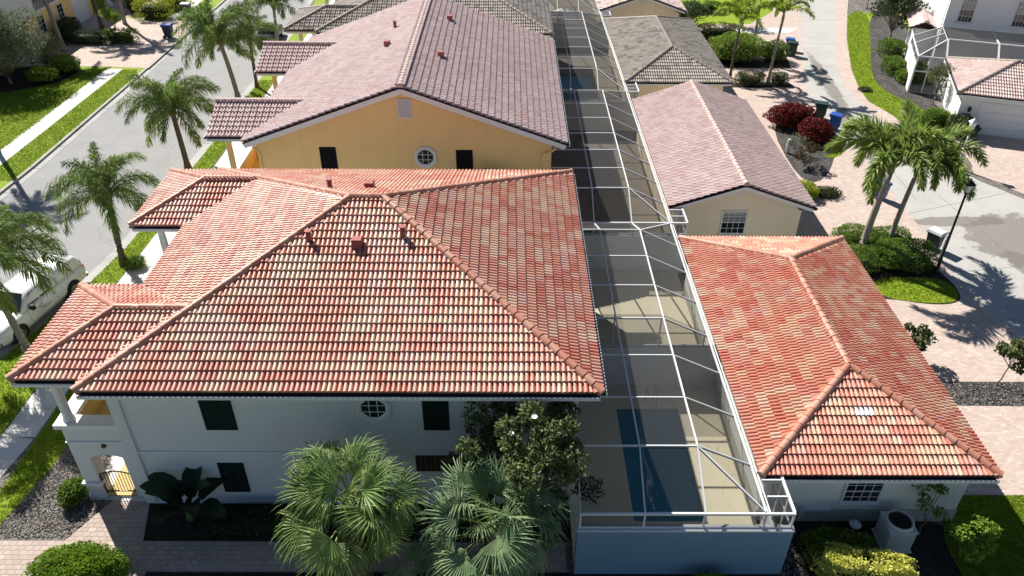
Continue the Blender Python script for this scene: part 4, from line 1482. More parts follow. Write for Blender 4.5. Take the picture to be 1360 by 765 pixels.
def porch(t, ro, xe, pa, pb, ze, wall, i):
    wl = wall or M['wall_cream']
    e = MB()
    e.box(xe + .05, pa + .05, ze - .24, -13.6, pa + .10, ze - .05)
    e.box(xe + .05, pa + .101, ze - .24, xe + .10, pb - .05, ze - .05)
    e.box(xe + .101, pa + .101, ze - .22, -13.62, pb - .05, ze - .20)
    e.build('porch_fascia', M['trim_white'], ro)
    g = MB()
    gutter(g, (xe + .1, pa + .05, ze), (-13.75, pa + .05, ze), (0, -1, 0))
    gutter(g, (xe + .05, pb - .1, ze), (xe + .05, pa + .1, ze), (-1, 0, 0))
    g.build('gutter', [M['gutter'], M['gutter_in']], ro)
    a, b, xo = pa + .38, pb - .4, xe + .62        # faces of the porch
    mb = MB()
    # ground-floor piers, upper parapet, floor
    mb.box(xo, a, 0, xo + .56, a + .5, 2.2)
    mb.box(xo, b - .5, 0, xo + .56, b, 2.2)
    mb.box(-13.52, a, 0, -13.08, a + .3, 2.2)
    mb.box(xo, a, 2.2, -13.08, a + .30, 3.56)
    mb.box(xo, a + .301, 2.2, xo + .28, b, 3.56)
    mb.box(xo + .281, b - .28, 2.2, -13.08, b, 3.56)
    mb.box(xo + .281, a + .301, 2.45, -13.08, b - .281, 2.68)
    # arched head of the opening
    n = 8
    xa, xb = xo + .56, -13.52
    for k in range(n):
        u0, u1 = k / n, (k + 1) / n
        f0, f1 = 2.2 - .16 * (2 * u0 - 1) ** 2, 2.2 - .16 * (2 * u1 - 1) ** 2
        X0, X1 = xa + (xb - xa) * u0, xa + (xb - xa) * u1
        mb.add([(X0, a + .004, f0), (X1, a + .004, f1), (X1, a + .004, 2.2), (X0, a + .004, 2.2), (X0, a + .29, f0), (X1, a + .29, f1), (X1, a + .29, 2.2), (X0, a + .29, 2.2)],
               [(0, 1, 2, 3), (4, 7, 6, 5), (0, 4, 5, 1)])
    o = mb.build('porch', wl, t)
    for q in ((xo - .14, a - .14, 3.56, -13.1, a + .40, 3.74), (xo - .14, a + .401, 3.56, xo + .38, b + .1, 3.74), (xo - .03, a - .05, 2.80, -13.1, a - .001, 2.87),
              (xo - .09, a - .09, .70, xo + .64, a + .56, .80), (xo - .06, a - .06, 0, xo + .61, a + .53, .10)):
        c = MB()
        c.box(*q)
        c.build('ledge', M['trim_white'], o)
    for yy in (a + .2, b - .2):
        k = MB()
        k.lathe([(.20, 0), (.20, .07), (.165, .10), (.155, .3), (.15, 1.2), (.135, 1.85), (.19, 1.93), (.19, 2.04)], (xo + .28, yy, 3.74), 14)
        k.build('column', M['frame_white'] if wall is None else wl, o)
    if wall is None:
        f_ = MB()
        f_.box(xo + .282, a + .302, 2.681, -13.131, b - .282, 2.70)
        f_.build('floor', M['wall_tan'], o)
        f_ = MB()
        f_.box(xo + .57, a + .02, .02, -13.131, b - .51, .06)
        f_.build('floor', M['wall_tan'], o)
        f_ = MB()
        f_.box(xo + .281, a + .3005, 2.72, xo + .30, b - .2815, 3.55)
        f_.build('lining', M['wall_tan'], o)
    k = MB()
    k.box(-13.13, a + .32, .1, -13.09, b - .3, 2.44)
    k.box(-13.13, a + .32, 2.7, -13.09, b - .3, 5.7)
    k.build('porch_wall', M['wall_tan'] if wall is None else wl, o)
    return o

# near house
SAL = [2, 3, 3, 3.4, 2.3, 1.6, .3, 2]
H1, R1 = villa('house', 'two-storey cream stucco house under a red and buff barrel-tile hip roof, nearest', 0.0, 'hip', M['wall_cream'], PAL_ROSE, [HIP_RED, HIP_RED2], 21, 300, 120, SAL, .36, 12, M['mortar_red'],
               [(18.66, 23.80), (28.30, 33.36)], 'hip')
tr = MB()
tr.box(-13.06, 18.755, 2.52, 1.84, 18.80, 2.66)
tr.box(-13.06, 18.74, 0.0, 1.84, 18.80, .11)
tr.box(-13.10, 18.72, 0.112, -12.72, 18.80, 5.76)
tr.box(1.85, 18.70, 0.0, 2.30, 18.80, 5.76)
tr.build('trim', M['wall_cream'], H1)
shutter_y(H1, -10.12, -9.10, 3.72, 5.12, 18.8, M['shutter_green'])
shutter_y(H1, -2.80, -1.97, 3.74, 5.14, 18.8, M['shutter_green'])
shutter_y(H1, -10.12, -9.25, .62, 2.06, 18.8, M['shutter_green'])
octagon(H1, -4.43, 4.71, .60, 18.8)
window_y(H1, -7.75, -6.3, .6, 1.75, 18.8, None, 1, 2, pane=M['glass_pale'])
mb = MB()
for i in range(10):
    mb.box(-3.2 + i * .172, 18.76, 1.7, -3.2 + i * .172 + .155, 18.82, 2.50)
mb.build('slatted_panel', M['brown_wood'], H1)
d = MB()
d.tube([(2.12, 18.62, 5.7), (2.12, 18.66, 5.4), (2.12, 18.66, .1)], .045, 8)
d.build('downspout', M['gutter'], H1)
d = MB()
d.tube([(-14.0, 19.06, 2.66), (-14.0, 18.98, 2.66)], .085, 12)
d.build('wall_lamp', M['brown_wood'], H1)

# yellow house
H2, R2 = villa('house', 'ochre-yellow stucco house with a pale pink tiled gable roof', 18.53, 'gable', M['wall_yellow'], PAL_PINK, [HIP_PINK], 22, 0, 60, [3, 2.4, 3, 1, 1.4], .05, 8, M['mortar_grey'],
               [(37.35, 42.4), (47.05, 52.1)], 'gable')
Y2 = 18.12 + 18.53 + .68
shutter_y(H2, -9.83, -9.01, 4.15, 5.47, Y2, M['shutter_black'])
shutter_y(H2, -2.73, -1.90, 4.05, 5.34, Y2, M['shutter_black'])
octagon(H2, -4.35, 4.95, .62, Y2)
shutter_y(H2, -9.83, -9.01, .8, 2.2, Y2, M['shutter_black'])
mb = MB()
frame_rect(mb, -5.62, -4.88, 7.12, 8.12, Y2, .06, .05)
for i in range(10):
    z = 7.2 + i * .088
    mb.add([(-5.56, Y2 - .01, z + .07), (-4.94, Y2 - .01, z + .07), (-4.94, Y2 - .04, z), (-5.56, Y2 - .04, z)], [(3, 2, 1, 0)])
mb.build('louvre_vent', M['frame_white'], H2)
d = MB()
d.tube([(2.4, Y2 - .5, 5.7), (2.3, Y2 - .3, 5.45), (1.75, Y2 - .08, 5.2), (1.70, Y2 - .06, 4.8), (1.70, Y2 - .06, .1)], .045, 8)
d.tube([(-13.1, Y2 - .5, 5.7), (-13.05, Y2 - .2, 5.4), (-12.95, Y2 - .07, 5.1), (-12.95, Y2 - .06, .1)], .045, 8)
d.build('downspout', M['wall_yellow'], H2)

# brown-grey roofed house beyond
H3, R3 = villa('house', 'house with a weathered brown-grey barrel-tile hip roof behind the yellow house', 36.9, 'hip', M['wall_buff'], PAL_GREY, [HIP_GREY], 23, 0, 0, [2, 3, 3, 1, 2], .05, 8, M['mortar_grey'],
               [(55.6, 60.7), (65.2, 70.3)], 'hip')

for i, (x, y, z, k, lb) in enumerate([(-7.1, 23.75, 7.96, 'pipe', 'small red vent pipe near the left hip of the nearest roof'), (-5.36, 23.55, 7.94, 'box', 'red box vent high on the front slope of the nearest roof'),
                                   (-3.78, 23.95, 7.95, 'pipe', 'small red vent pipe right of the box vent on the nearest roof'), (-5.55, 27.85, 8.45, 'box', 'red box vent just behind the ridge of the nearest roof'),
                                   (-7.12, 27.75, 8.2, 'pipe', 'small red vent pipe behind the left ridge of the nearest roof')]):
    if 'behind' in lb:
        z = 6 + (33.42 - y) * S1 - .02
        if 'left' in lb:
            z = min(z, 6 + (x + 13.54) * S1)
    else:
        z = 6 + (y - 18.12) * S1
    v = vent('roof_vent', lb, x, y, z + .11, k, grp='vents on the nearest roof')
    if 'behind' in lb:
        v.rotation_euler = (0, 0, math.pi)
for x, y, k, lb in [(-3.75, 42.6, 'box', 'red box vent on the right slope of the pink gable roof, nearer the gable'), (-3.7, 49.6, 'box', 'red box vent on the right slope of the pink gable roof, near the far end'),
                    (-7.0, 44.6, 'box', 'larger red vent on the left slope of the pink gable roof'), (-6.95, 48.0, 'pipe', 'small dark red vent on the left slope of the pink gable roof')]:
    z = 6 + (min(x + 13.54, 2.95 - x)) * S1
    v = vent('roof_vent', lb, x, y, z + .11, k, grp='vents on the pink gable roof')
    v.rotation_euler = (0, 0, math.pi / 2 if x > -5.3 else -math.pi / 2)

# ------------------------------------------------------------------ garages on the right of the pools
SG = .343
def garage(name, label, x0, x1, y0, y1, south, north, wall, pal, hips, seed, singles, rsingles, weights, same, nseg, mortar, special=()):
    ze = 2.9
    t = thing(name, label, 'garage', ((x0 + x1) / 2, (y0 + y1) / 2, 0))
    wx0, wx1, wy0, wy1 = x0 + .45, x1 - .45, y0 + .5, y1 - .45
    mb = MB()
    xm = (x0 + x1) / 2
    k = [(wx0, 0), (wx1, 0), (wx1, ze - .2), (wx0, ze - .2)]
    if south == 'gable':
        k = [(wx0, 0), (wx1, 0), (wx1, ze + .45 * SG - .14), (xm, ze + (x1 - x0) / 2 * SG - .14), (wx0, ze + .45 * SG - .14)]
    mb.extrude_y(k, wy0, wy1)
    mb.build('wall', wall, t)
    fac, rd = roof_facets_y(x0, x1, y0, y1, ze, SG, south, north)
    ro = make_roof(t, fac, rd, pal, hips, nseg, seed, singles, rsingles, weights, same, None, mortar, special=special)
    eave_trim(t, ro, x0, x1, y0, y1, ze, 'E' + ('S' if south == 'hip' else ''), fascia=.16, gable=south == 'gable')
    if south == 'gable':
        for yy in (y0 + .03, y1 - .06):
            for sx in (x0, x1):
                b = MB()
                b.bar((sx + (.05 if sx == x0 else -.05), yy, ze - .12), (xm, yy, ze - .12 + (x1 - x0) / 2 * SG - .02), .05 if sx == x0 else .054, .22)
                b.build('bargeboard', M['trim_white'], ro)
    return t, ro

G1, RG1 = garage('garage', 'single-storey cream garage under a red and straw barrel-tile hip roof', 8.38, 16.28, 17.54, 32.55, 'hip', 'hip', M['wall_garage'], PAL_RED, [HIP_RED, HIP_RED2], 31, 300, 110,
                 [2, 2.6, 3.8, 3.4, 2.6, 1.7, .3, .3], .26, 12, M['mortar_red'],
                 special=[(Vector((8.38 + TW * (11 + i), 17.54 + 6 * TE * .946, 2.9 + 6 * TE * .324 + .02)), M['tile_white']) for i in range(2)])
b = MB()
b.box(8.80, 18.0, 0, 15.86, 18.04, .62)
b.box(8.80, 18.001, 0, 8.83, 32.1, .6)
b.build('wall_base', M['wall_base'], G1)
b = MB()
b.box(8.78, 17.95, .62, 11.35, 18.04, .72)
b.build('trim', M['wall_garage'], G1)
window_y(G1, 11.6, 12.95, 1.02, 2.2, 18.03, None, 4, 4)
e = MB()
e.box(9.72, 17.86, .35, 10.12, 18.02, .95)
e.build('meter_box', M['metal_grey'], G1)
e = MB()
e.box(10.25, 17.9, .45, 10.42, 18.02, .8)
e.tube([(10.33, 17.95, .45), (10.33, 17.95, .05)], .025, 6)
e.build('meter_box', M['metal_grey'], G1)
G2, RG2 = garage('garage', 'yellow-cream garage with a pale pink tiled gable roof and one window', 8.38, 16.0, 35.67, 50.55, 'gable', 'gable', M['wall_buff'], PAL_PINK, [HIP_PINK], 32, 0, 40, [3, 2, 3, 1.2, 1.6], .05, 8, M['mortar_grey'])
window_y(G2, 11.35, 12.72, 1.05, 2.5, 36.17, None, 4, 4, two_tone=True)
d = MB()
d.tube([(12.17, 36.2, 3.5), (12.17, 36.12, 3.5)], .17, 16)
d.build('round_vent', M['frame_white'], G2)
G3, RG3 = garage('garage', 'garage under a brown-grey barrel-tile hip roof, between two gabled garages', 8.38, 15.95, 54.0, 69.3, 'hip', 'hip', M['wall_buff'], PAL_GREY, [HIP_GREY], 33, 0, 0, [2, 3, 3, 1, 2], .05, 8, M['mortar_grey'])
G4, RG4 = garage('garage', 'farthest tan garage with a greyish pink gable roof', 8.2, 16.0, 72.2, 87.0, 'gable', 'gable', M['wall_buff'], PAL_GREY + PAL_PINK, [HIP_GREY], 34, 0, 0, [1, 2, 2, .5, 2, 2, 1.5, 2, 1, 1], .25, 4, M['mortar_grey'])
window_y(G4, 11.2, 12.7, 1.0, 2.3, 72.7, None, 4, 4)
d = MB()
d.tube([(12.1, 72.75, 3.5), (12.1, 72.66, 3.5)], .16, 16)
d.build('round_vent', M['frame_white'], G4)

# ------------------------------------------------------------------ pool enclosures
ZT, ZL = 3.85, 2.92
XW, XP1, XP2, XG, XB = 2.26, 4.32, 6.22, 8.14, 9.05
def enclosure(label, y0, y1, cross=None, wall0=True, side=2.05, rear_side=None):
    t = thing('pool_enclosure', label, 'pool cage', (5, (y0 + y1) / 2, 0), 'screened pool cages between the houses and the garages')
    ya, yb = y0 + 2.0, y1 - 2.2
    ys = [ya + (yb - ya) * i / 6 for i in range(7)]
    def bar(name, p, q, w_=.07, h=.11):
        mb = MB()
        mb.bar(p, q, w_, h)
        return mb.build(name, M['frame_white'], t)
    def screen(pts):
        mb = MB()
        mb.poly(pts)
        mb.build('screen_panel', M['screen'], t)
    for y in ys:
        bar('rafter', (XW, y, ZT), (XP2 + .02, y, ZT), .042, .075)
        bar('rafter', (XP2 + .03, y, ZT - .01), (XG, y, ZL + .01), .042, .075)
    for x, w_ in ((XW + .03, .035), (XP1, .045), (XP2, .055)):
        for a, b in zip(ys[:-1], ys[1:]):
            bar('purlin', (x, a + .032, ZT + .003), (x, b - .032, ZT + .003), w_, .1)
        bar('purlin', (x, ya - .03, ZT), (x, y0 + .05, ZL + .02), w_, .08)
        bar('purlin', (x, yb + .03, ZT), (x, y1 - .05, ZL + .02), w_, .08)
    bar('hip_bar', (XP2 + .05, ya - .05, ZT - .03), (XG - .03, y0 + .05, ZL + .03), .05, .08)
    bar('hip_bar', (XP2 + .05, yb + .05, ZT - .03), (XG - .03, y1 - .05, ZL + .03), .05, .08)
    bar('gutter_beam', (XG, y0 + .06, ZL + .012), (XG, y1 - .06, ZL + .012), .07, .09)
    bar('gutter_beam', (XG + .14, y0 + .06, ZL - .03), (XG + .14, y1 - .06, ZL - .03), .035, .04)
    bar('eave_beam', (XW, y0, ZL), (XB, y0, ZL), .07, .09)
    # roof screens
    for a, b in zip(ys[:-1], ys[1:]):
        for xa, xb in ((XW, XP1), (XP1, XP2)):
            screen([(xa, a, ZT), (xb, a, ZT), (xb, b, ZT), (xa, b, ZT)])
        screen([(XP2, a, ZT), (XG, a, ZL), (XG, b, ZL), (XP2, b, ZT)])
    for yt, ye in ((ya, y0), (yb, y1)):
        for xa, xb in ((XW, XP1), (XP1, XP2)):
            screen([(xa, ye, ZL), (xb, ye, ZL), (xb, yt, ZT), (xa, yt, ZT)])
        screen([(XP2, ye, ZL), (XG, ye, ZL), (XP2, yt, ZT)])
        screen([(XP2, yt, ZT), (XG, ye, ZL), (XG, yt, ZL)])
    # wall and screens under the front beam
    if wall0:
        mb = MB()
        mb.box(XW - .04, y0 - .12, 0, XB + .06, y0 + .1, 2.22)
        mb.build('wall', M['wall_blue'] if y0 < 20 else M['wall_cream'], t)
        mb = MB()
        mb.box(XW - .06, y0 - .15, 2.221, XB + .08, y0 + .12, 2.27)
        mb.build('coping', M['trim_white'], t)
        bar('sill', (XW, y0, 2.30), (XB, y0, 2.30), .06, .05)
        xs = [XW + .04, XP1, XP2, XG, XB - .03]
        for x in xs:
            bar('post', (x, y0, 2.325), (x, y0, ZL - .056), .06, .06)
        for a, b in zip(xs[:-1], xs[1:]):
            screen([(a, y0, 2.3), (b, y0, 2.3), (b, y0, ZL), (a, y0, ZL)])
    # short return beside the garage
    ye = y0 + side
    mb = MB()
    mb.box(XB - .1, y0 + .101, 0, XB + .06, ye, 1.0)
    mb.build('return_wall', M['wall_cream'], t)
    bar('return_beam', (XB - .02, y0 + .046, ZL), (XB - .02, ye, ZL), .08, .10)
    bar('return_rail', (XB - .02, y0 + .046, 1.03), (XB - .02, ye, 1.03), .06, .05)
    bar('return_rail', (XB - .02, y0 + .046, 2.30), (XB - .02, ye, 2.30), .05, .05)
    for k in range(1, 4):
        y = y0 + side * k / 3 - .03
        bar('post', (XB - .02, y, 1.055), (XB - .02, y, ZL - .05), .06, .06)
        screen([(XB - .02, y0 + side * (k - 1) / 3, 1.05), (XB - .02, y, 1.05), (XB - .02, y, ZL), (XB - .02, y0 + side * (k - 1) / 3, ZL)])
    for k in range(1, 3):
        y = y0 + side * k / 3
        bar('return_rafter', (XG + .2, y, ZL), (XB - .06, y, ZL), .05, .08)
    screen([(XG + .16, y0, ZL), (XB, y0, ZL), (XB, ye, ZL), (XG + .16, ye, ZL)])
    if cross:
        mb = MB()
        mb.box(XW - .02, cross - .1, 0, 8.8, cross + .1, 2.2)
        mb.build('dividing_wall', M['wall_cream'], t)
        bar('divider_sill', (XW, cross, 2.24), (8.8, cross, 2.24), .07, .07)
        xs = [XW + .04, XP1, XP2]
        for x in xs:
            bar('post', (x, cross, 2.28), (x, cross, ZT - .07), .06, .06)
        bar('post', (XG - .05, cross, 2.28), (XG - .05, cross, ZL - .05), .06, .06)
        screen([(XW, cross, 2.25), (XP2, cross, 2.25), (XP2, cross, ZT), (XW, cross, ZT)])
        screen([(XP2, cross, 2.25), (XG, cross, 2.25), (XG, cross, ZL), (XP2, cross, ZT)])
    return t

def deck(y0, y1, pool=None, mat=None):
    o = MB()
    z0, z1 = 0.0, .10
    x0, x1 = XW - .02, 8.82
    if pool:
        px0, px1, py0, py1 = pool
        o.box(x0, y0, z0, px0, y1, z1)
        o.box(px1, y0, z0, x1, y1, z1)
        o.box(px0, y0, z0, px1, py0, z1)
        o.box(px0, py1, z0, px1, y1, z1)
    else:
        o.box(x0, y0, z0, x1, y1, z1)
    tag(o.build('pool_deck', mat or M['deck']), kind='structure')
    if pool:
        q = MB()
        nx, ny = 14, 24
        vs = [(px0 + (px1 - px0) * i / nx, py0 + (py1 - py0) * j / ny, .035 + .004 * math.sin(i * 1.3 + j * .7)) for j in range(ny + 1) for i in range(nx + 1)]
        q.add(vs, [(j * (nx + 1) + i, j * (nx + 1) + i + 1, (j + 1) * (nx + 1) + i + 1, (j + 1) * (nx + 1) + i) for j in range(ny) for i in range(nx)], 0, True)
        tag(q.build('water', M['water']), kind='structure')

deck(16.05, 33.9, (4.5, 7.05, 17.9, 23.65))
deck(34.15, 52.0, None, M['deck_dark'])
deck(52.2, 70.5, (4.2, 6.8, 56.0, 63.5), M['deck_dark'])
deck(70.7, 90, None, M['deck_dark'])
enclosure('nearest white-framed screened pool cage over the blue pool', 15.95, 34.0, cross=25.15)
enclosure('white-framed screened cage with a potted plant inside, beside the yellow house', 34.05, 52.1, side=2.0)
enclosure('narrow-bayed white-framed screened cage beside the grey-roofed garage', 52.15, 70.6, side=1.9)
enclosure('farthest white-framed screened cage with a white parasol inside', 70.65, 89.0, side=1.9)

# ------------------------------------------------------------------ house across the street (left)
t = thing('house', 'ochre house across the street with white garage doors and two white-framed windows', 'house', (-47, 75, 0))
mb = MB()
mb.box(-54, 62, 0, -42.0, 80.6, 3.0)
mb.box(-54, 70.0, 3.001, -43.6, 92, 6.4)
mb.box(-54, 80.601, 0, -45.0, 92, 3.0)
mb.build('wall', M['wall_yellow'], t)
mb = MB()
mb.box(-54, 61.9, 3.0, -41.6, 69.98, 6.3)
mb.build('upper_wall', M['wall_white'], t)
LB = Matrix.Translation((-42.0, 0, 0)) @ Matrix.Rotation(R(90), 4, 'Z')      # local -y faces +x; local x runs along +y
for (a, b, z0, z1) in ((70.4, 71.6, 1.0, 2.65), (74.1, 75.2, 1.0, 2.65)):
    window_y(t, a, b, z0, z1, 0.0, LB, 2, 4, sill=True)
window_y(t, 64.0, 65.3, 4.0, 5.4, -.4, LB, 2, 4)
def garage_door(house, T, x0, x1, z1, y, rows=4):
    mb = MB(T)
    frame_rect(mb, x0 - .1, x1 + .1, 0.0, z1 + .1, y, .1, .05)
    o = mb.build('garage_door', M['trim_white'], house)
    for r in range(rows):
        g = MB(T)
        a, b = z1 * r / rows + .015, z1 * (r + 1) / rows - .012
        g.box(x0, y - .03, a, x1, y + .015, b)
        n = max(2, int((x1 - x0) / .62))
        for i in range(n):
            u0, u1 = x0 + (x1 - x0) * i / n + .06, x0 + (x1 - x0) * (i + 1) / n - .06
            g.box(u0, y - .042, a + .09, u1, y - .029, b - .09)
        g.build('door_panel', M['trim_white'], o)
garage_door(t, LB, 64.3, 67.6, 2.35, 0.0)
garage_door(t, LB, 76.9, 79.7, 2.4, 0.0)
mb = MB()
mb.box(-43.4, 70.0, 2.95, -41.75, 80.7, 3.12)
mb.build('balcony_ledge', M['trim_white'], t)
mb = MB()
for i in range(40):
    y = 70.1 + i * .265
    mb.box(-41.92, y, 3.14, -41.88, y + .03, 4.0)
mb.box(-41.94, 70, 4.0, -41.86, 80.7, 4.06)
mb.build('railing', M['iron'], t)
mb = MB()
mb.box(-44.98, 81, 0.02, -44.9, 91, 2.9)
mb.build('entry_wall', M['terracotta_paint'], t)
mb = MB()
mb.lathe([(.42, 0), (.42, .5), (.25, .62), (.22, 1.2), (.20, 2.9)], (-41.6, 83.2, 0), 14)
mb.build('column', M['wall_white'], t)
fac, rd = roof_facets_y(-54.5, -43.0, 61.4, 92.5, 6.4, .36, 'hip', 'hip')
make_roof(t, {k: fac[k] for k in ('E', 'W', 'S', 'N')}, rd, PAL_PINK, [HIP_PINK], 4, 41, 0, 0, None, .3, None, M['mortar_grey'])

# ------------------------------------------------------------------ white house on the right, turned to follow the lane
TR = Matrix.Translation((31.4, 52.2, 0)) @ Matrix.Rotation(R(-18.7), 4, 'Z')
t = thing('house', 'white two-storey house with a pink hip-roofed garage and its own screened cage', 'house', (38, 58, 0))
mb = MB(TR)
mb.box(.4, .45, 0, 10.6, 7.3, 2.75)
mb.build('garage_wall', M['wall_white'], t)
mb = MB(TR)
mb.box(0.0, 13.05, 0, 15, 27, 7.2)
mb.build('wall', M['wall_white'], t)
mb = MB(TR)
mb.box(-1.6, 15.5, 0, -.01, 19, 2.9)
mb.build('entry_wall', M['wall_white'], t)
fac, rd = roof_facets_y(-2.1, .2, 15.0, 19.4, 3.0, .5, 'gable', 'gable')
make_roof(t, {k: fac[k] for k in 'EW'}, rd, PAL_PINK, [HIP_PINK], 4, 43, 0, 0, None, .3, TR, M['mortar_grey'])
fac, rd = hip_facets_x(0, 11, 0, 7.7, 2.9, .36)
PAL_PALE = palette('blush', [('a', (.55, .42, .39, 1)), ('b', (.50, .37, .34, 1)), ('c', (.58, .47, .44, 1))], .5)
ro = make_roof(t, fac, rd, PAL_PALE, [HIP_GREY], 6, 44, 0, 0, None, .3, TR, M['mortar_grey'])
eave_trim(t, ro, 0, 11, 0, 7.7, 2.9, 'SW', TR)
fac, rd = hip_facets_x(-.6, 15.6, 12.5, 27.6, 7.25, .36)
ro = make_roof(t, fac, rd, PAL_PALE, [HIP_GREY], 4, 45, 0, 0, None, .3, TR, M['mortar_grey'])
eave_trim(t, ro, -.6, 15.6, 12.5, 27.6, 7.25, 'SW', TR)
garage_door(t, TR, 1.75, 8.2, 2.2, .45, 4)
for a in (.8, 4.75, 8.7):
    window_y(t, a, a + 1.15, 4.35, 6.4, 13.05, TR, 4, 4, two_tone=True)
mb = MB(TR)
mb.box(-.06, 13.0, 0, .12, 13.06, 7.0)
mb.tube([(-.12, 13.3, 6.9), (-.12, 13.3, .1)], .05, 8)
mb.build('corner_trim', M['trim_white'], t)
mb = MB(TR)
mb.lathe([(.05, 0), (.11, .1), (.12, .3), (.05, .36), (.02, .42)], (1.05, .33, 1.55), 10)
mb.bar((1.05, .45, 1.86), (1.05, .33, 1.86), .03, .03)
mb.build('wall_lantern', M['iron'], t)
mb = MB(TR)
for i, xx in enumerate((.72, .86, 1.0, 1.14)):     # raised house number, too small to read
    mb.box(xx, .425, 1.28, xx + .075, .45, 1.40)
mb.build('house_number', M['metal_dark'], t)
mb = MB(TR)
mb.box(.33, 1.0, .02, .42, 1.9, 1.35)
mb.build('side_door', M['wall_buff'], t)

# its pool cage
t = thing('pool_enclosure', 'white-framed screened cage between the white house and its pink-roofed garage', 'pool cage', tuple(TR @ Vector((4, 10, 0))))
def rb(name, p, q, w_=.08, h=.1):
    mb = MB(TR)
    mb.bar(p, q, w_, h)
    mb.build(name, M['frame_white'], t)
def rs(pts):
    mb = MB(TR)
    mb.poly(pts)
    mb.build('screen_panel', M['screen'], t)
zt, zl = 3.9, 2.9
mb = MB(TR)
mb.box(-2.08, 7.7, 0, -1.92, 13.2, 2.3)
mb.build('wall', M['wall_white'], t)
rb('eave_beam', (-2.0, 7.65, zl), (-2.0, 13.2, zl))
rb('eave_beam', (-2.0, 7.65, zl), (.1, 7.65, zl))
rb('ridge_beam', (0, 9.4, zt), (0, 12.9, zt), .1, .12)
rb('ridge_beam', (0, 9.4, zt), (14.5, 9.4, zt), .09, .12)
rb('hip_bar', (0, 9.4, zt), (-2, 7.65, zl))
rb('rafter', (0, 11.1, zt), (-2, 11.1, zl))
rb('rafter', (0, 12.9, zt), (-2, 13.1, zl))
rs([(0, 9.4, zt), (0, 12.9, zt), (-2, 13.1, zl), (-2, 7.65, zl)])
for k, x in enumerate((0.0, 3.6, 7.2, 10.8)):
    rb('rafter', (x, 9.4, zt), (x, 7.75, zl), .11, .14)
    rb('rafter', (x, 9.45, zt), (x, 12.95, zt), .09, .12)
    rs([(x, 9.4, zt), (x + 3.6, 9.4, zt), (x + 3.6, 12.95, zt), (x, 12.95, zt)])
    rs([(x, 9.4, zt), (x, 7.75, zl), (x + 3.6, 7.75, zl), (x + 3.6, 9.4, zt)])
rs([(0, 9.4, zt), (-2, 7.65, zl), (0, 7.65, zl)])
for x in (-2.0, -1.05, -.1):
    rb('post', (x, 7.65, .05), (x, 7.65, zl - .06), .09, .09)
rb('rail', (-1.96, 7.65, 1.75), (-.14, 7.65, 1.75), .08, .1)
for y in (9.6, 11.4, 13.1):
    rb('post', (-2.0, y, 2.33), (-2.0, y, zl - .06), .08, .08)
rs([(-2, 7.65, .1), (0, 7.65, .1), (0, 7.65, zl), (-2, 7.65, zl)])
rs([(-2, 7.7, 2.3), (-2, 13.1, 2.3), (-2, 13.1, zl), (-2, 7.7, zl)])
mb = MB(TR)
mb.box(-1.9, 7.75, 0, 14, 13.0, .1)
tag(mb.build('pool_deck', M['walk']), kind='structure')

# ------------------------------------------------------------------ street furniture and small things
# gate in the porch arch
t = thing('gate', 'black iron garden gate with an arched top in the porch opening', 'gate', (-14.1, 19.12, 0))
f = MB()
x0, x1 = -14.64, -13.54
f.bar((x0, 19.14, .12), (x0, 19.14, 1.10), .045)
f.bar((x1, 19.14, .12), (x1, 19.14, 1.10), .045)
f.bar((x0, 19.14, .2), (x1, 19.14, .2), .035)
arc = [(x0 + (x1 - x0) * k / 10, 19.14, 1.10 + .15 * math.sin(math.pi * k / 10)) for k in range(11)]
f.tube(arc, .024, 6)
f.build('gate_frame', M['iron'], t)
for k in range(1, 10):
    b = MB()
    x = x0 + (x1 - x0) * k / 10
    b.bar((x, 19.14, .2), (x, 19.14, 1.09 + .15 * math.sin(math.pi * k / 10)), .018)
    b.build('bar', M['iron'], t)

# street lamp by the clipped bushes
def street_lamp(name, label, x, y, h, mat, group='street lamps beside the lane'):
    t = thing(name, label, 'street lamp', (x, y, 0), group)
    p = MB()
    p.lathe([(.16, 0), (.16, .1), (.11, .18), (.085, .6), (.065, .9), (.05, h - .1)], (0, 0, 0), 12)
    p.build('pole', mat, t).location = (0, 0, 0)
    k = MB()
    k.lathe([(.05, h - .12), (.11, h - .06), (.13, h)], (0, 0, 0), 8)
    for a in range(4):
        c, s = math.cos(a * math.pi / 2 + .78), math.sin(a * math.pi / 2 + .78)
        k.bar((.13 * c, .13 * s, h), (.21 * c, .21 * s, h + .42), .025, .025)
    k.build('lantern_frame', mat, t).location = (0, 0, 0)
    g = MB()
    v = []
    for r, z in ((.15, h + .01), (.255, h + .41)):
        for a in range(4):
            v.append((r * .9 * math.cos(a * math.pi / 2 + .78), r * .9 * math.sin(a * math.pi / 2 + .78), z))
    g.add(v, [(0, 1, 5, 4), (1, 2, 6, 5), (2, 3, 7, 6), (3, 0, 4, 7)])
    g.build('lantern_glass', M['lamp_clear'], t).location = (0, 0, 0)
    c_ = MB()
    c_.lathe([(.30, h + .42), (.31, h + .45), (.12, h + .62), (.05, h + .66), (.02, h + .76)], (0, 0, 0), 4, smooth=False)
    c_.v = [(x_ * math.cos(.785) - y_ * math.sin(.785), x_ * math.sin(.785) + y_ * math.cos(.785), z_) for x_, y_, z_ in c_.v]
    c_.build('lantern_cap', mat, t).location = (0, 0, 0)
    return t
street_lamp('street_lamp', 'black street lamp with a square lantern behind the clipped round bushes', 22.51, 34.03, 4.75, M['iron'])
street_lamp('street_lamp', 'pale street lamp at the corner of the white house driveway', 29.45, 46.4, 2.75, M['frame_white'])
t = thing('post', 'short white post leaning beside the dark green bin at the lane', 'post', (23.2, 35.2, 0))
p = MB()
p.bar((0, 0, 0), (0, 0, 1.7), .16, .05)
p.box(-.09, -.05, 1.7, .09, .05, 1.75)
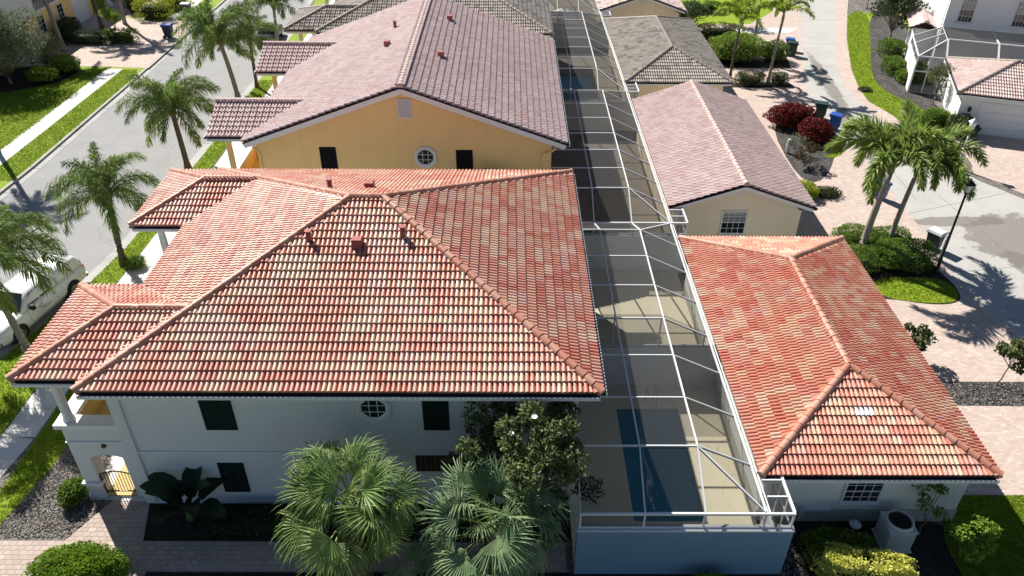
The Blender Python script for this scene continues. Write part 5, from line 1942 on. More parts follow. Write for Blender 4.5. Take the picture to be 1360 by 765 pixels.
p.build('post_body', M['frame_white'], t).location = (0, 0, 0)
p = MB()
p.box(-.14, -.1, 0, .14, .1, .12)
p.build('foot', M['kerb'], t).location = (0, 0, 0)
t = thing('post', 'short grey post beside the red copperleaf shrubs', 'post', (18.9, 48.6, 0))
p = MB()
p.lathe([(.14, 0), (.14, .95), (.10, 1.02)], (0, 0, 0), 10)
p.build('post_body', M['metal_grey'], t).location = (0, 0, 0)

def wheelie_bin(label, x, y, rz, body, lid, sc=1.0):
    t = thing('wheeled_bin', label, 'rubbish bin', (x, y, 0), 'wheeled bins put out by the kerb')
    b = MB()
    a0, a1 = [(-.24, -.27), (.24, -.27), (.24, .27), (-.24, .27)], [(-.30, -.34), (.30, -.34), (.30, .36), (-.30, .36)]
    v = [(p[0], p[1], .10) for p in a0] + [(p[0], p[1], 1.0) for p in a1]
    b.add(v, [(3, 2, 1, 0), (4, 5, 6, 7), (0, 1, 5, 4), (1, 2, 6, 5), (2, 3, 7, 6), (3, 0, 4, 7)])
    b.box(-.33, -.37, .94, .33, .39, 1.0)
    b.box(-.16, -.345, .25, .16, -.31, .75)
    b.build('body', body, t).location = (0, 0, 0)
    l = MB()
    l.add([(-.34, -.40, 1.004), (.34, -.40, 1.004), (.34, .42, 1.004), (-.34, .42, 1.004), (-.30, -.34, 1.10), (.30, -.34, 1.10), (.30, .40, 1.12), (-.30, .40, 1.12)],
          [(3, 2, 1, 0), (4, 5, 6, 7), (0, 1, 5, 4), (1, 2, 6, 5), (2, 3, 7, 6), (3, 0, 4, 7)])
    l.build('lid', lid, t).location = (0, 0, 0)
    for s in (-1, 1):
        w_ = MB()
        w_.tube([(s * .26, .28, .13), (s * .33, .28, .13)], .13, 12)
        w_.build('wheel', M['rubber'], t).location = (0, 0, 0)
    h = MB()
    h.tube([(-.26, .46, .98), (.26, .46, .98)], .022, 6)
    h.bar((-.26, .38, .95), (-.26, .46, .98), .03)
    h.bar((.26, .38, .95), (.26, .46, .98), .03)
    h.build('handle', body, t).location = (0, 0, 0)
    t.rotation_euler = (0, 0, rz)
    t.scale = (sc, sc, sc)
wheelie_bin('dark green wheeled bin beside the red copperleaf shrubs at the lane', 23.05, 54.6, 1.2, M['bin_green'], M['bin_green'], 1.12)
wheelie_bin('bright blue wheeled bin on the lane next to the dark green one', 23.45, 52.6, 1.0, M['bin_blue'], M['bin_blue'], 1.05)
wheelie_bin('dark green wheeled bin far up the lane by the palms', 25.2, 68.9, 1.3, M['bin_green'], M['bin_green'], 1.1)
wheelie_bin('blue-lidded bin behind the far green one by the palms', 25.4, 70.3, 1.3, M['bin_blue'], M['bin_blue'], 1.0)
wheelie_bin('dark green bin with a pale lid next to the black street lamp', 23.35, 36.4, .6, M['bin_green'], M['metal_grey'], 1.05)
wheelie_bin('blue bin half hidden behind the tall foxtail palm trunks', 22.7, 42.2, .6, M['bin_blue'], M['bin_blue'], 1.0)
wheelie_bin('dark bin with a blue lid at the edge of the pink driveway across the street', -31.7, 73.1, 1.5, M['bin_dark'], M['bin_blue'], 1.15)
wheelie_bin('dark bin with a grey lid farther up the street behind the palm crown', -32.4, 80.2, 1.5, M['bin_dark'], M['metal_grey'], 1.15)

# air conditioner
t = thing('air_conditioner', 'pale grey air-conditioning unit with a round fan grille by the garage wall', 'air conditioner', (13.35, 17.15, 0))
b = MB()
b.box(-.44, -.44, .06, .44, .44, .86)
b.box(-.5, -.5, .0, .5, .5, .06)
b.build('body', M['metal_grey'], t).location = (0, 0, 0)
b = MB()
for k in range(11):
    z = .14 + k * .062
    for s in (-1, 1):
        b.box(-.40, s * .452 - .008, z, .40, s * .452 + .008, z + .03)
        b.box(s * .452 - .008, -.40, z, s * .452 + .008, .40, z + .03)
tag(b.build('louvre', M['metal_grey'], t), kind='stuff').location = (0, 0, 0)
b = MB()
b.box(-.47, -.47, .865, .47, .47, .90)
b.lathe([(.47, .90), (.46, 1.0), (.40, 1.03), (.385, 1.0), (.385, .93)], (0, 0, 0), 24)
b.build('top_cover', M['metal_grey'], t).location = (0, 0, 0)
b = MB()
b.tube([(0, 0, .93), (0, 0, .945)], .385, 24)
b.build('fan_well', M['iron'], t).location = (0, 0, 0)
b = MB()
for k in range(4):
    a = k * math.pi / 2
    b.add([(0, 0, .965), (.34 * math.cos(a), .34 * math.sin(a), .955), (.34 * math.cos(a + .7), .34 * math.sin(a + .7), .985)], [(0, 1, 2)])
b.tube([(0, 0, .95), (0, 0, 1.0)], .09, 12)
b.build('fan', M['metal_dark'], t).location = (0, 0, 0)
b = MB()
for r in (.12, .19, .26, .33):
    b.tube([(r * math.cos(2 * math.pi * k / 20), r * math.sin(2 * math.pi * k / 20), 1.012) for k in range(21)], .006, 4)
for k in range(6):
    a = k * math.pi / 6
    b.bar((-.38 * math.cos(a), -.38 * math.sin(a), 1.018), (.38 * math.cos(a), .38 * math.sin(a), 1.018), .009)
b.build('grille', M['metal_dark'], t).location = (0, 0, 0)
# pool filter bits by the wall
t = bpy.data.objects['air_conditioner']; t.scale = (1, 1, 1.14)
t = thing('pump_valve', 'small white pool valve on a pipe by the garage wall', 'valve', (12.15, 17.55, 0))
b = MB()
b.tube([(0, 0, 0), (0, 0, .35)], .05, 8)
b.build('pipe', M['metal_grey'], t).location = (0, 0, 0)
b = MB()
b.lathe([(.05, .35), (.2, .38), (.21, .44), (.06, .48), (.05, .56)], (0, 0, 0), 14)
b.build('valve_head', M['frame_white'], t).location = (0, 0, 0)

# things inside the cages
t = thing('potted_plant', 'dark round pot with a thin plant on the pool deck beside the garage', 'potted plant', (7.0, 35.3, .1))
b = MB()
b.lathe([(.24, 0), (.30, .1), (.40, .55), (.44, .62), (.40, .64), (.37, .58)], (0, 0, 0), 16)
b.build('pot', M['pot'], t).location = (0, 0, 0)
rg = np.random.default_rng(3)
C, D, N = clump_leaves(rg, [((0, 0, 1.0), (.35, .35, .45), 160)], .2, .04)
link('foliage', leaves_mesh('foliage', C, D, N, .22, .045, [L['olive']]), t).location = (0, 0, 0)
t = thing('parasol', 'white patio parasol inside the farthest cage', 'parasol', (4.9, 73.4, .1))
b = MB()
b.lathe([(1.25, 2.15), (.65, 2.5), (.03, 2.72)], (0, 0, 0), 8, smooth=False)
b.build('canopy', M['cloth_white'], t).location = (0, 0, 0)
b = MB()
b.tube([(0, 0, 0), (0, 0, 2.85)], .03, 8)
b.lathe([(.25, 0), (.25, .06), (.05, .1)], (0, 0, 0), 12)
b.build('pole', M['frame_white'], t).location = (0, 0, 0)
def patio_chair(label, x, y, rz, mat):
    t = thing('patio_chair', label, 'chair', (x, y, .1), 'white patio chairs in the cages')
    b = MB(); b.box(-.25, -.25, .40, .25, .25, .45); b.build('seat', mat, t).location = (0, 0, 0)
    b = MB()
    b.add([(-.25, .22, .45), (.25, .22, .45), (.25, .36, .95), (-.25, .36, .95), (-.25, .25, .45), (.25, .25, .45), (.25, .39, .95), (-.25, .39, .95)],
          [(3, 2, 1, 0), (4, 5, 6, 7), (0, 1, 5, 4), (1, 2, 6, 5), (2, 3, 7, 6), (3, 0, 4, 7)])
    b.build('backrest', mat, t).location = (0, 0, 0)
    for sx in (-1, 1):
        for sy in (-1, 1):
            b = MB(); b.bar((sx * .22, sy * .22, .4), (sx * .25, sy * .25, 0), .035); b.build('leg', mat, t).location = (0, 0, 0)
    t.rotation_euler = (0, 0, rz)
patio_chair('white patio chair near the end of the narrow-bayed cage, by its corner', 7.2, 54.2, .5, M['frame_white'])
patio_chair('white patio chair just left of the other one in the narrow-bayed cage', 6.3, 54.0, -.4, M['frame_white'])
t = thing('lounge_cushion', 'blue cushion on a low lounger in the narrow-bayed cage', 'lounger', (3.9, 54.2, .1))
b = MB(); b.box(-.35, -.9, .25, .35, .9, .37); b.build('cushion', M['cloth_blue'], t).location = (0, 0, 0)
b = MB(); b.box(-.33, -.9, .20, .33, .9, .249)
for sx in (-1, 1):
    for sy in (-1, 1):
        b.box(sx * .29 - .03, sy * .8 - .03, 0, sx * .29 + .03, sy * .8 + .03, .199)
b.build('frame', M['frame_white'], t).location = (0, 0, 0)
t = thing('handrail', 'thin steel handrail at the end of the blue pool', 'handrail', (5.75, 23.85, .1))
b = MB(); b.tube([(0, .2, 0), (0, .2, .75), (0, .1, .85), (0, -.25, .80), (0, -.45, .35)], .025, 8); b.build('rail', M['chrome'], t).location = (0, 0, 0)
b = MB(); b.tube([(.35, .2, 0), (.35, .2, .75), (.35, .1, .85), (.35, -.25, .80), (.35, -.45, .35)], .025, 8); b.build('rail', M['chrome'], t).location = (0, 0, 0)

# ------------------------------------------------------------------ vehicles
def loft(sections, mats, mi=0, T=None):
    """sections: rings of equal length"""
    mb = MB(T)
    n = len(sections[0])
    v = [p for s in sections for p in s]
    f = []
    for i in range(len(sections) - 1):
        for j in range(n):
            f.append((i * n + j, i * n + (j + 1) % n, (i + 1) * n + (j + 1) % n, (i + 1) * n + j))
    mb.add(v, f, mi, True)
    mb.f += [list(range(n))[::-1], [(len(sections) - 1) * n + i for i in range(n)]]
    mb.mi += [mi, mi]
    mb.sm += [False, False]
    return mb

def ring(x, w0, w1, z0, z1, k=.12):
    """rounded section across the car at x; w0 half width low, w1 half width at the top"""
    h = z1 - z0
    return [(x, -w0 * .93, z0), (x, -w0, z0 + h * .22), (x, -w0, z0 + h * .55), (x, -w1 - (w0 - w1) * .25, z1 - h * k), (x, -w1 * .93, z1 - h * .02), (x, -w1 * .5, z1), (x, w1 * .5, z1), (x, w1 * .93, z1 - h * .02),
            (x, w1 + (w0 - w1) * .25, z1 - h * k), (x, w0, z0 + h * .55), (x, w0, z0 + h * .22), (x, w0 * .93, z0)]

def wheel(t, x, y, r=.40, w_=.27):
    s = 1 if y > 0 else -1
    o = MB()
    o.v = []
    prof = [(r * .62, -w_ / 2), (r * .95, -w_ / 2), (r, -w_ * .36), (r, w_ * .36), (r * .95, w_ / 2), (r * .62, w_ / 2)]
    n = 22
    vs, fs = [], []
    for rr, d in prof:
        for j in range(n):
            a = 2 * math.pi * j / n
            vs.append((x + rr * math.cos(a), y + d, r + rr * math.sin(a)))
    for i in range(len(prof) - 1):
        for j in range(n):
            fs.append((i * n + j, i * n + (j + 1) % n, (i + 1) * n + (j + 1) % n, (i + 1) * n + j))
    o.add(vs, fs, 0, True)
    wo = o.build('wheel', M['rubber'], t)
    wo.location = (0, 0, 0)
    q = MB()
    yo = y + s * w_ * .36
    q.tube([(x, yo - .05, r), (x, yo, r)], r * .60, 20)
    for k in range(5):
        a = k * 2 * math.pi / 5
        q.bar((x + .06 * math.cos(a), yo + s * .015, r + .06 * math.sin(a)), (x + r * .58 * math.cos(a), yo + s * .015, r + r * .58 * math.sin(a)), .03, .075, (0, 1, 0))
    q.tube([(x, yo, r), (x, yo + s * .035, r)], .07, 10)
    q.build('rim', M['chrome'], wo).location = (0, 0, 0)

def pickup(label, loc, rz):
    """length along x, front towards -x"""
    t = thing('pickup_truck', label, 'pickup truck', (0, 0, 0))
    W = .98
    # hull with wheel arches cut by dark liners
    secs = [ring(-2.92, .80, .72, .52, .92), ring(-2.86, .93, .84, .42, 1.05), ring(-2.55, W, .92, .36, 1.13), ring(-1.35, W, .94, .34, 1.19), ring(-1.2, W, .95, .34, 1.20),
            ring(0.95, W, .95, .34, 1.20), ring(1.0, W, .96, .36, 1.22), ring(2.75, W, .95, .46, 1.22), ring(2.86, .95, .92, .50, 1.20)]
    o = loft(secs, None).build('body', M['paint_white'], t); o.location = (0, 0, 0)
    cab = [ring(-1.42, .88, .84, 1.12, 1.20), ring(-.72, .90, .70, 1.15, 1.80), ring(-.45, .90, .70, 1.15, 1.88), ring(.55, .90, .70, 1.15, 1.90), ring(.85, .90, .72, 1.15, 1.86), ring(.97, .90, .80, 1.15, 1.6)]
    o = loft(cab, None).build('cab', M['paint_white'], t); o.location = (0, 0, 0)
    # hard cover over the bed
    top = [ring(1.02, .91, .80, 1.18, 1.78), ring(1.1, .92, .80, 1.18, 1.88), ring(2.55, .92, .80, 1.18, 1.88), ring(2.80, .91, .78, 1.18, 1.62), ring(2.86, .88, .8, 1.18, 1.3)]
    o = loft(top, None).build('bed_cover', M['paint_white'], t); o.location = (0, 0, 0)
    g = MB()
    g.add([(-1.37, -.80, 1.22), (-1.37, .80, 1.22), (-.74, .64, 1.80), (-.74, -.64, 1.80)], [(0, 1, 2, 3)])
    g.v = [(x - .028, y, z + .028) for x, y, z in g.v]
    g.build('windscreen', M['glass_dark'], t).location = (0, 0, 0)
    for s in (-1, 1):
        def P(x, z):
            k = (z - 1.15) / .75
            return (x, s * (.915 - .19 * max(0, k - .3) / .7 * 1.05 + .012), z)
        for nm, q in (('side_window', [(-1.0, 1.27), (-.28, 1.27), (-.28, 1.76), (-.62, 1.76)]), ('side_window', [(-.20, 1.27), (.62, 1.27), (.55, 1.76), (-.20, 1.77)])):
            g = MB(); g.add([P(*a) for a in q], [(0, 1, 2, 3) if s < 0 else (3, 2, 1, 0)]); g.build(nm, M['glass_dark'], t).location = (0, 0, 0)
        # doors' shut lines, handles, arches, mirror
        d = MB()
        for x in (-1.12, -.24, .72):
            d.bar((x, s * (W + .002), .50), (x, s * (W - .01), 1.14), .014, .012)
        d.bar((-1.12, s * (W + .002), .5), (.72, s * (W + .002), .5), .012, .014)
        d.build('door_seam', M['decal_grey'], t).location = (0, 0, 0)
        for x in (-.36, .58):
            d = MB(); d.bar((x - .09, s * (W + .02), 1.0), (x + .06, s * (W + .02), 1.0), .03, .035); d.build('door_handle', M['chrome'], t).location = (0, 0, 0)
        for x in (-1.92, 1.78):
            d = MB(); d.tube([(x, s * .60, .42), (x, s * (W + .006), .42)], .49, 24); d.build('wheel_arch', M['rubber'], t).location = (0, 0, 0)
            wheel(t, x, s * .88)
        d = MB(); d.box(-1.0, s * 1.02 - .02, 1.20, -.93, s * 1.02 + .02, 1.24); d.box(-1.05, s * 1.13 - .13, 1.18, -.90, s * 1.13 + .10, 1.42)
        d.build('mirror', M['rubber'], t).location = (0, 0, 0)
        d = MB(); d.box(-2.90, s * .70 - .16, .80, -2.70, s * .70 + .20, .98); d.build('headlight', M['lamp_clear'], t).location = (0, 0, 0)
        d = MB(); d.box(2.79, s * .86 - .07, .80, 2.90, s * .86 + .09, 1.18); d.build('tail_light', M['lamp_red'], t).location = (0, 0, 0)
        # swoosh and small unreadable script on the doors
        d = MB()
        arc = [(-.95 + .12 * k, s * (W + .004), .92 + .10 * math.sin(k * .62) - .012 * k) for k in range(11)]
        for a, b in zip(arc[:-1], arc[1:]):
            d.bar(a, b, .03, .006, (0, 1, 0))
        d.build('red_swoosh', M['decal_red'], t).location = (0, 0, 0)
        d = MB()
        rq = random.Random(2)
        for row, (z, n, hgt) in enumerate(((.80, 9, .07), (.70, 11, .045), (.62, 8, .04))):
            for k in range(n):
                x = -.72 + k * .085
                d.box(x, s * (W + .003) - .002, z, x + .05, s * (W + .003) + .002, z + hgt * rq.uniform(.6, 1))
        d.build('door_script', M['decal_grey'], t).location = (0, 0, 0)
    g = MB(); g.box(-2.93, -.46, .70, -2.86, .46, .98)
    g.build('grille', M['rubber'], t).location = (0, 0, 0)
    g = MB()
    for k in range(4):
        g.box(-2.945, -.45, .73 + k * .065, -2.931, .45, .755 + k * .065)
    g.build('grille_bar', M['chrome'], t).location = (0, 0, 0)
    g = MB(); g.box(-3.0, -.84, .42, -2.86, .84, .60); g.build('front_bumper', M['chrome'], t).location = (0, 0, 0)
    g = MB(); g.box(-3.01, -.5, .45, -2.999, .5, .53); g.build('bumper_intake', M['rubber'], t).location = (0, 0, 0)
    g = MB(); g.box(2.86, -.9, .44, 3.0, .9, .62); g.build('rear_bumper', M['chrome'], t).location = (0, 0, 0)
    g = MB(); g.box(2.862, -.68, .70, 2.885, .68, 1.16); g.build('tailgate', M['paint_white'], t).location = (0, 0, 0)
    g = MB(); g.box(2.80, -.55, 1.32, 2.83, .55, 1.56); g.v = [(x + (1.6 - z) * .12, y, z) for x, y, z in g.v]; g.build('rear_window', M['glass_dark'], t).location = (0, 0, 0)
    t.location, t.rotation_euler = loc, (0, 0, rz)
    return t
pickup('white pickup truck with a covered bed parked by the kerb under a palm', (-22.95, 30.3, -.12), R(90 - 12))

def dark_car(label, loc, rz):
    t = thing('parked_car', label, 'car', (0, 0, 0))
    secs = [ring(-2.2, .70, .6, .42, .66), ring(-2.0, .85, .78, .3, .78), ring(-.9, .88, .84, .26, .92), ring(1.4, .88, .84, .26, .98), ring(2.1, .84, .78, .32, .95), ring(2.25, .75, .7, .45, .85)]
    loft(secs, None).build('body', M['paint_black'], t).location = (0, 0, 0)
    cab = [ring(-1.0, .78, .74, .86, .92), ring(-.3, .80, .58, .88, 1.38), ring(.7, .80, .60, .88, 1.42), ring(1.6, .78, .68, .88, 1.05)]
    loft(cab, None).build('cabin', M['glass_dark'], t).location = (0, 0, 0)
    r_ = MB(); r_.box(-.28, -.56, 1.39, .8, .56, 1.435); r_.build('roof', M['paint_black'], t).location = (0, 0, 0)
    for x in (-1.4, 1.35):
        for s in (-1, 1):
            wheel(t, x, s * .78, .32, .2)
    for s in (-1, 1):
        h = MB(); h.box(-2.22, s * .55 - .15, .56, -2.05, s * .55 + .15, .68); h.build('headlight', M['lamp_clear'], t).location = (0, 0, 0)
    t.location, t.rotation_euler = loc, (0, 0, rz)
dark_car('black car parked by the kerb at the far end of the street', (-22.3, 72.8, -.12), R(90))

# ------------------------------------------------------------------ palms along the street
QF = [frond_mesh(11, 2.7, R(82), 1.5, 104, .80, .034, L['queen'], M['stalk'], 1.3, .75, .12), frond_mesh(12, 2.9, R(60), 2.0, 112, .86, .034, L['queen'], M['stalk'], 1.5, .75, .12),
      frond_mesh(13, 2.8, R(30), 2.0, 106, .84, .034, L['queen'], M['stalk'], 1.7, .75, .12), frond_mesh(14, 2.4, R(-4), 1.35, 90, .76, .034, L['queen_yellowed'], M['stalk'], 1.8, .75, .12)]
SP = 'feathery street palms on the verge'
palm('queen_palm', 'feathery palm leaning over the white pickup truck', (-21.55, 27.1, 0), 4.9, (-.45, .0), .16, [(QF[0], 5), (QF[1], 10), (QF[2], 11), (QF[3], 6)], M['trunk_grey'], .18, .4, SP, seed=1, sc=1.38)
palm('queen_palm', 'feathery palm on the verge beside the near balcony porch roof', (-20.3, 34.5, 0), 4.1, (.25, .1), .17, [(QF[0], 5), (QF[1], 8), (QF[2], 7), (QF[3], 4)], M['trunk_brown'], .18, 1.2, SP, seed=2, sc=1.05)
palm('queen_palm', 'feathery palm on the verge left of the yellow house porches', (-20.7, 45.7, 0), 4.0, (-.1, .0), .18, [(QF[0], 6), (QF[1], 9), (QF[2], 8), (QF[3], 4)], M['trunk_brown'], .18, 2.2, SP, seed=3, sc=1.2)
palm('queen_palm', 'largest feathery palm with a split trunk on the far verge', (-21.0, 58.0, 0), 4.6, (-.55, .0), .18, [(QF[0], 5), (QF[1], 9), (QF[2], 8), (QF[3], 4)], M['trunk_grey'], .18, .9, SP, seed=4, sc=1.4)
palm('queen_palm', 'smaller feathery palm close to the right of the split-trunk palm', (-20.2, 60.5, 0), 3.7, (.1, .0), .14, [(QF[0], 4), (QF[1], 7), (QF[2], 5)], M['trunk_brown'], .2, 1.9, SP, seed=5, sc=1.0)
palm('queen_palm', 'feathery palm in front of the dark parked car', (-20.9, 70.5, 0), 3.6, (.1, .1), .15, [(QF[0], 5), (QF[1], 8), (QF[2], 6)], M['trunk_grey'], .2, .3, SP, seed=6, sc=1.15)
palm('queen_palm', 'tall palm nearest the house across the street, crown cut by the picture edge', (-39.6, 69.0, 0), 6.4, (-.4, 0), .19, [(QF[0], 5), (QF[1], 8), (QF[2], 6)], M['trunk_grey'], .2, .5, 'palms in front of the house across the street', seed=7, sc=1.0)
palm('queen_palm', 'slim palm between the window and garage door of the house across the street', (-39.2, 76.0, 0), 7.4, (-.5, 0), .16, [(QF[0], 4), (QF[1], 7), (QF[2], 5)], M['trunk_brown'], .2, 1.5, 'palms in front of the house across the street', seed=8)
palm('queen_palm', 'slim pale palm beside the entry of the house across the street', (-37.6, 77.4, 0), 7.6, (0, 0), .15, [(QF[0], 4), (QF[1], 7), (QF[2], 5)], M['trunk_grey'], .2, 2.5, 'palms in front of the house across the street', seed=9)

palm('queen_palm', 'tall feathery palm beside the sidewalk across the street, mostly past the left picture edge', (-34.9, 48.9, 0), 9.5, (.0, .0), .16, [(QF[0], 4), (QF[1], 8), (QF[2], 7)], M['trunk_grey'], .18, .7, 'palms in front of the house across the street', seed=10, sc=1.1)

# foxtail palms by the lane
FX = [frond_mesh(21, 2.5, R(76), 1.9, 120, .56, .06, L['foxtail'], M['stalk'], .25, 1.25, .08, .04), frond_mesh(22, 2.7, R(52), 2.3, 130, .60, .06, L['foxtail'], M['stalk'], .3, 1.25, .08, .04),
      frond_mesh(23, 2.6, R(22), 2.0, 124, .58, .06, L['foxtail'], M['stalk'], .35, 1.25, .08, .04)]
FG = 'foxtail palms rising from the clipped bushes'
palm('foxtail_palm', 'taller foxtail palm with a grey ringed trunk in the clipped bushes', (18.95, 35.5, 0), 5.0, (.35, .1), .19, [(FX[0], 3), (FX[1], 6), (FX[2], 3)], M['trunk_grey'], .12, .5, FG, shaft=.8, seed=11, sc=1.48)
palm('foxtail_palm', 'slightly shorter foxtail palm right of the taller one', (20.7, 36.2, 0), 4.5, (.35, .1), .14, [(FX[0], 3), (FX[1], 6), (FX[2], 4)], M['trunk_grey'], .12, 1.9, FG, shaft=.8, seed=12, sc=1.34)
LP = [frond_mesh(31, 2.0, R(72), 2.0, 80, .40, .055, L['lime_palm'], M['stalk'], .5, .7, .1), frond_mesh(32, 2.1, R(42), 1.9, 84, .42, .055, L['lime_palm'], M['stalk'], .6, .7, .1)]
LG = 'yellow-green palms along the lane'
palm('foxtail_palm', 'yellow-green palm left of its twin above the green shrub', (18.4, 63.2, 0), 4.2, (.12, 0), .11, [(LP[0], 5), (LP[1], 6)], M['trunk_brown'], .15, .2, LG, shaft=.6, seed=13, sc=1.3)
palm('foxtail_palm', 'yellow-green palm rising beside the small round hedge at the lane', (21.1, 61.6, 0), 5.2, (.2, 0), .12, [(LP[0], 5), (LP[1], 6)], M['trunk_grey'], .15, 1.3, LG, shaft=.6, seed=14, sc=1.3)
palm('foxtail_palm', 'yellow-green palm standing behind the other two', (21.6, 68.6, 0), 4.4, (-.1, 0), .12, [(LP[0], 5), (LP[1], 6)], M['trunk_grey'], .15, 2.3, LG, shaft=.6, seed=15, sc=1.3)

# fan palms in front of the near house
FA = [fan_mesh(41 + i, p_, 1.0, R(e), tl, 36, L['fan_green'], M['stalk'], sg, 170) for i, (p_, e, tl, sg) in enumerate(((.8, 80, .1, .35), (1.0, 60, .3, .6), (1.1, 36, .45, .85), (1.05, 8, .55, 1.1), (.9, -20, .55, 1.3)))]
FB = [fan_mesh(51 + i, p_, 1.02, R(e), tl, 38, L['fan_blue'], M['stalk'], sg, 170) for i, (p_, e, tl, sg) in enumerate(((.85, 80, .1, .35), (1.05, 58, .3, .65), (1.2, 32, .45, .95), (1.1, 6, .55, 1.15), (1.0, -20, .55, 1.3)))]
FD = fan_mesh(61, .8, .8, R(-30), .5, 24, L['fan_dead'], M['boot'], 1.2, 150)
fan_palm('fan_palm', 'green fan palm with straw-coloured dead leaves, in front of the jalousie window', (-4.7, 15.65, 0), 3.75, FA, 46, 5, .19, dead=FD, ndead=9, sc=1.3)
fan_palm('fan_palm', 'bluish-green fan palm in front of the magnolia', (-.38, 15.3, 0), 3.1, FB, 46, 6, .17, dead=FD, ndead=2, sc=1.3)
fan_palm('fan_palm', 'low young fan palm between the two large fan palms at the bottom edge', (-2.6, 14.7, 0), .9, FB[:4], 18, 7, .12, sc=.8)

broad_tree('magnolia_tree', 'glossy dark magnolia with white blossoms against the near house', (.5, 17.25, 0), 6.0, 2.1, 2.35, 52, 215, .17, .08, L['magnolia'], seed=4, trunk_r=.09, crown_r=.44, flowers=3)

# bird-of-paradise clump
def banana(name, label, loc, n, h, Ln, wd, seed, mat):
    rg = random.Random(seed)
    t = thing(name, label, 'plant', loc)
    st = MB()
    for k in range(3):
        st.tube([(rg.uniform(-.15, .15), rg.uniform(-.1, .1), 0), (rg.uniform(-.1, .1), 0, h * .55)], [.07, .05], 7)
    st.build('stem', M['crownshaft'], t).location = (0, 0, 0)
    for i in range(n):
        a = i * 2 * math.pi / n + rg.uniform(-.3, .3)
        e0 = R(rg.uniform(45, 82))
        pts, tang = curve_pts(h * .5 + Ln, e0, rg.uniform(1.0, 1.7), 14, 1.7)
        mb = MB()
        k0 = 4
        mb.tube(pts[:k0 + 2], .025, 5)
        vs, fs = [], []
        for j in range(k0, 15):
            u = (j - k0) / (14 - k0)
            w_ = wd * math.sin(math.pi * min(1, .06 + u * .94)) ** .6 * (1 - .25 * u)
            tg = tang[j]
            up_ = (-tg[2], 0, tg[0])
            p = pts[j]
            for s, q in ((-1, .14), (-.5, .02), (0, -.04), (.5, .02), (1, .14)):
                f = w_ * (q + .03 * math.sin(j * 2.7 + s * 3))
                vs.append((p[0] + up_[0] * f, s * w_ * .5, p[2] + up_[2] * f))
        for j in range(10):
            for s in range(4):
                b = j * 5 + s
                fs.append((b, b + 1, b + 6, b + 5))
        mb.add(vs, fs, 0, True)
        o = mb.build('leaf', mat, t)
        o.matrix_basis = Matrix.Translation((rg.uniform(-.15, .15), rg.uniform(-.1, .1), h * .35)) @ Matrix.Rotation(a, 4, 'Z')
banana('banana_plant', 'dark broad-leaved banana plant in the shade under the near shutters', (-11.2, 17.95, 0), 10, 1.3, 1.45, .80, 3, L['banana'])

# ------------------------------------------------------------------ shrubs and hedges
shrub('round_bush', 'big bright green clipped bush at the bottom left corner', (-14.0, 15.55, 0), 1.55, .95, .62, 9500, .10, .055, L['boxwood'], seed=31)
shrub('shrub', 'small leafy green shrub beside the porch pier', (-15.75, 18.9, 0), .45, .6, .42, 900, .14, .08, L['hedge'], seed=32)
shrub('shrub', 'dark low plants on the soil along the near wall', (-8.6, 17.75, 0), 1.9, .55, .26, 1600, .14, .05, L['dark_shrub'], seed=33)
shrub('hedge', 'half-shaded clipped green hedge beside the air-conditioning unit', (11.2, 16.45, 0), 1.2, .6, .55, 4600, .09, .05, L['hedge'], 'hedge', seed=34, boxy=1.6, rz_rot=-.15)
shrub('hedge', 'yellow-and-green variegated clipped hedge at the bottom edge', (11.75, 15.72, 0), 1.55, .5, .6, 6400, .095, .06, L['variegated'], 'hedge', seed=35, boxy=1.7, rz_rot=-.16)
shrub('hedge', 'low trimmed green edging at the bottom right corner', (17.3, 15.15, 0), 1.9, .22, .28, 2600, .08, .045, L['hedge'], 'hedge', seed=36, boxy=1.8)
shrub('shrub', 'small green bush at the foot of the pool cage front wall', (6.6, 15.2, 0), .75, .4, .35, 1500, .09, .05, L['boxwood'], seed=37)
broad_tree('young_tree', 'small bright-leaved tree at the right corner of the red-roofed garage', (15.35, 16.45, 0), 2.0, .6, .62, 11, 170, .17, .085, L['lime'], 'shrub', seed=8, trunk_r=.035, crown_r=.32)
broad_tree('young_tree', 'sparse darker sapling against the garage wall', (14.45, 17.45, 0), 2.3, .8, .75, 7, 60, .15, .07, L['hedge'], 'shrub', seed=18, trunk_r=.03, crown_r=.25)
# clipped bushes under the foxtail palms
CB = 'clipped round bushes under the foxtail palms'
shrub('round_bush', 'clipped green bush left of the taller foxtail trunk', (19.1, 36.6, 0), 1.35, .95, .62, 4600, .09, .05, L['hedge'], seed=41, boxy=1.2, group=CB)
shrub('round_bush', 'largest clipped green bush, between the foxtail trunks and the black lamp', (20.9, 34.75, 0), 1.75, 1.15, .72, 7600, .09, .05, L['hedge'], seed=42, boxy=1.2, group=CB)
shrub('round_bush', 'clipped green bush against the right eave of the red-roofed garage', (18.55, 34.5, 0), 1.0, 1.0, .6, 3600, .09, .05, L['hedge'], seed=43, boxy=1.2, group=CB)
shrub('round_bush', 'clipped green bush behind the shorter foxtail palm', (20.9, 36.6, 0), 1.2, .8, .6, 3600, .09, .05, L['hedge'], seed=44, boxy=1.2, group=CB)
broad_tree('young_tree', 'small dark round-leaved tree at the right eave of the red-roofed garage', (18.2, 27.0, 0), 1.7, .7, .62, 9, 75, .17, .11, L['magnolia'], seed=45, trunk_r=.03, crown_r=.27)
broad_tree('young_tree', 'small dark round-leaved tree on the grey mulch at the right edge', (21.15, 25.2, 0), 2.1, 1.05, .7, 11, 90, .18, .11, L['magnolia'], seed=46, trunk_r=.035, crown_r=.3, lean=(.25, .1))
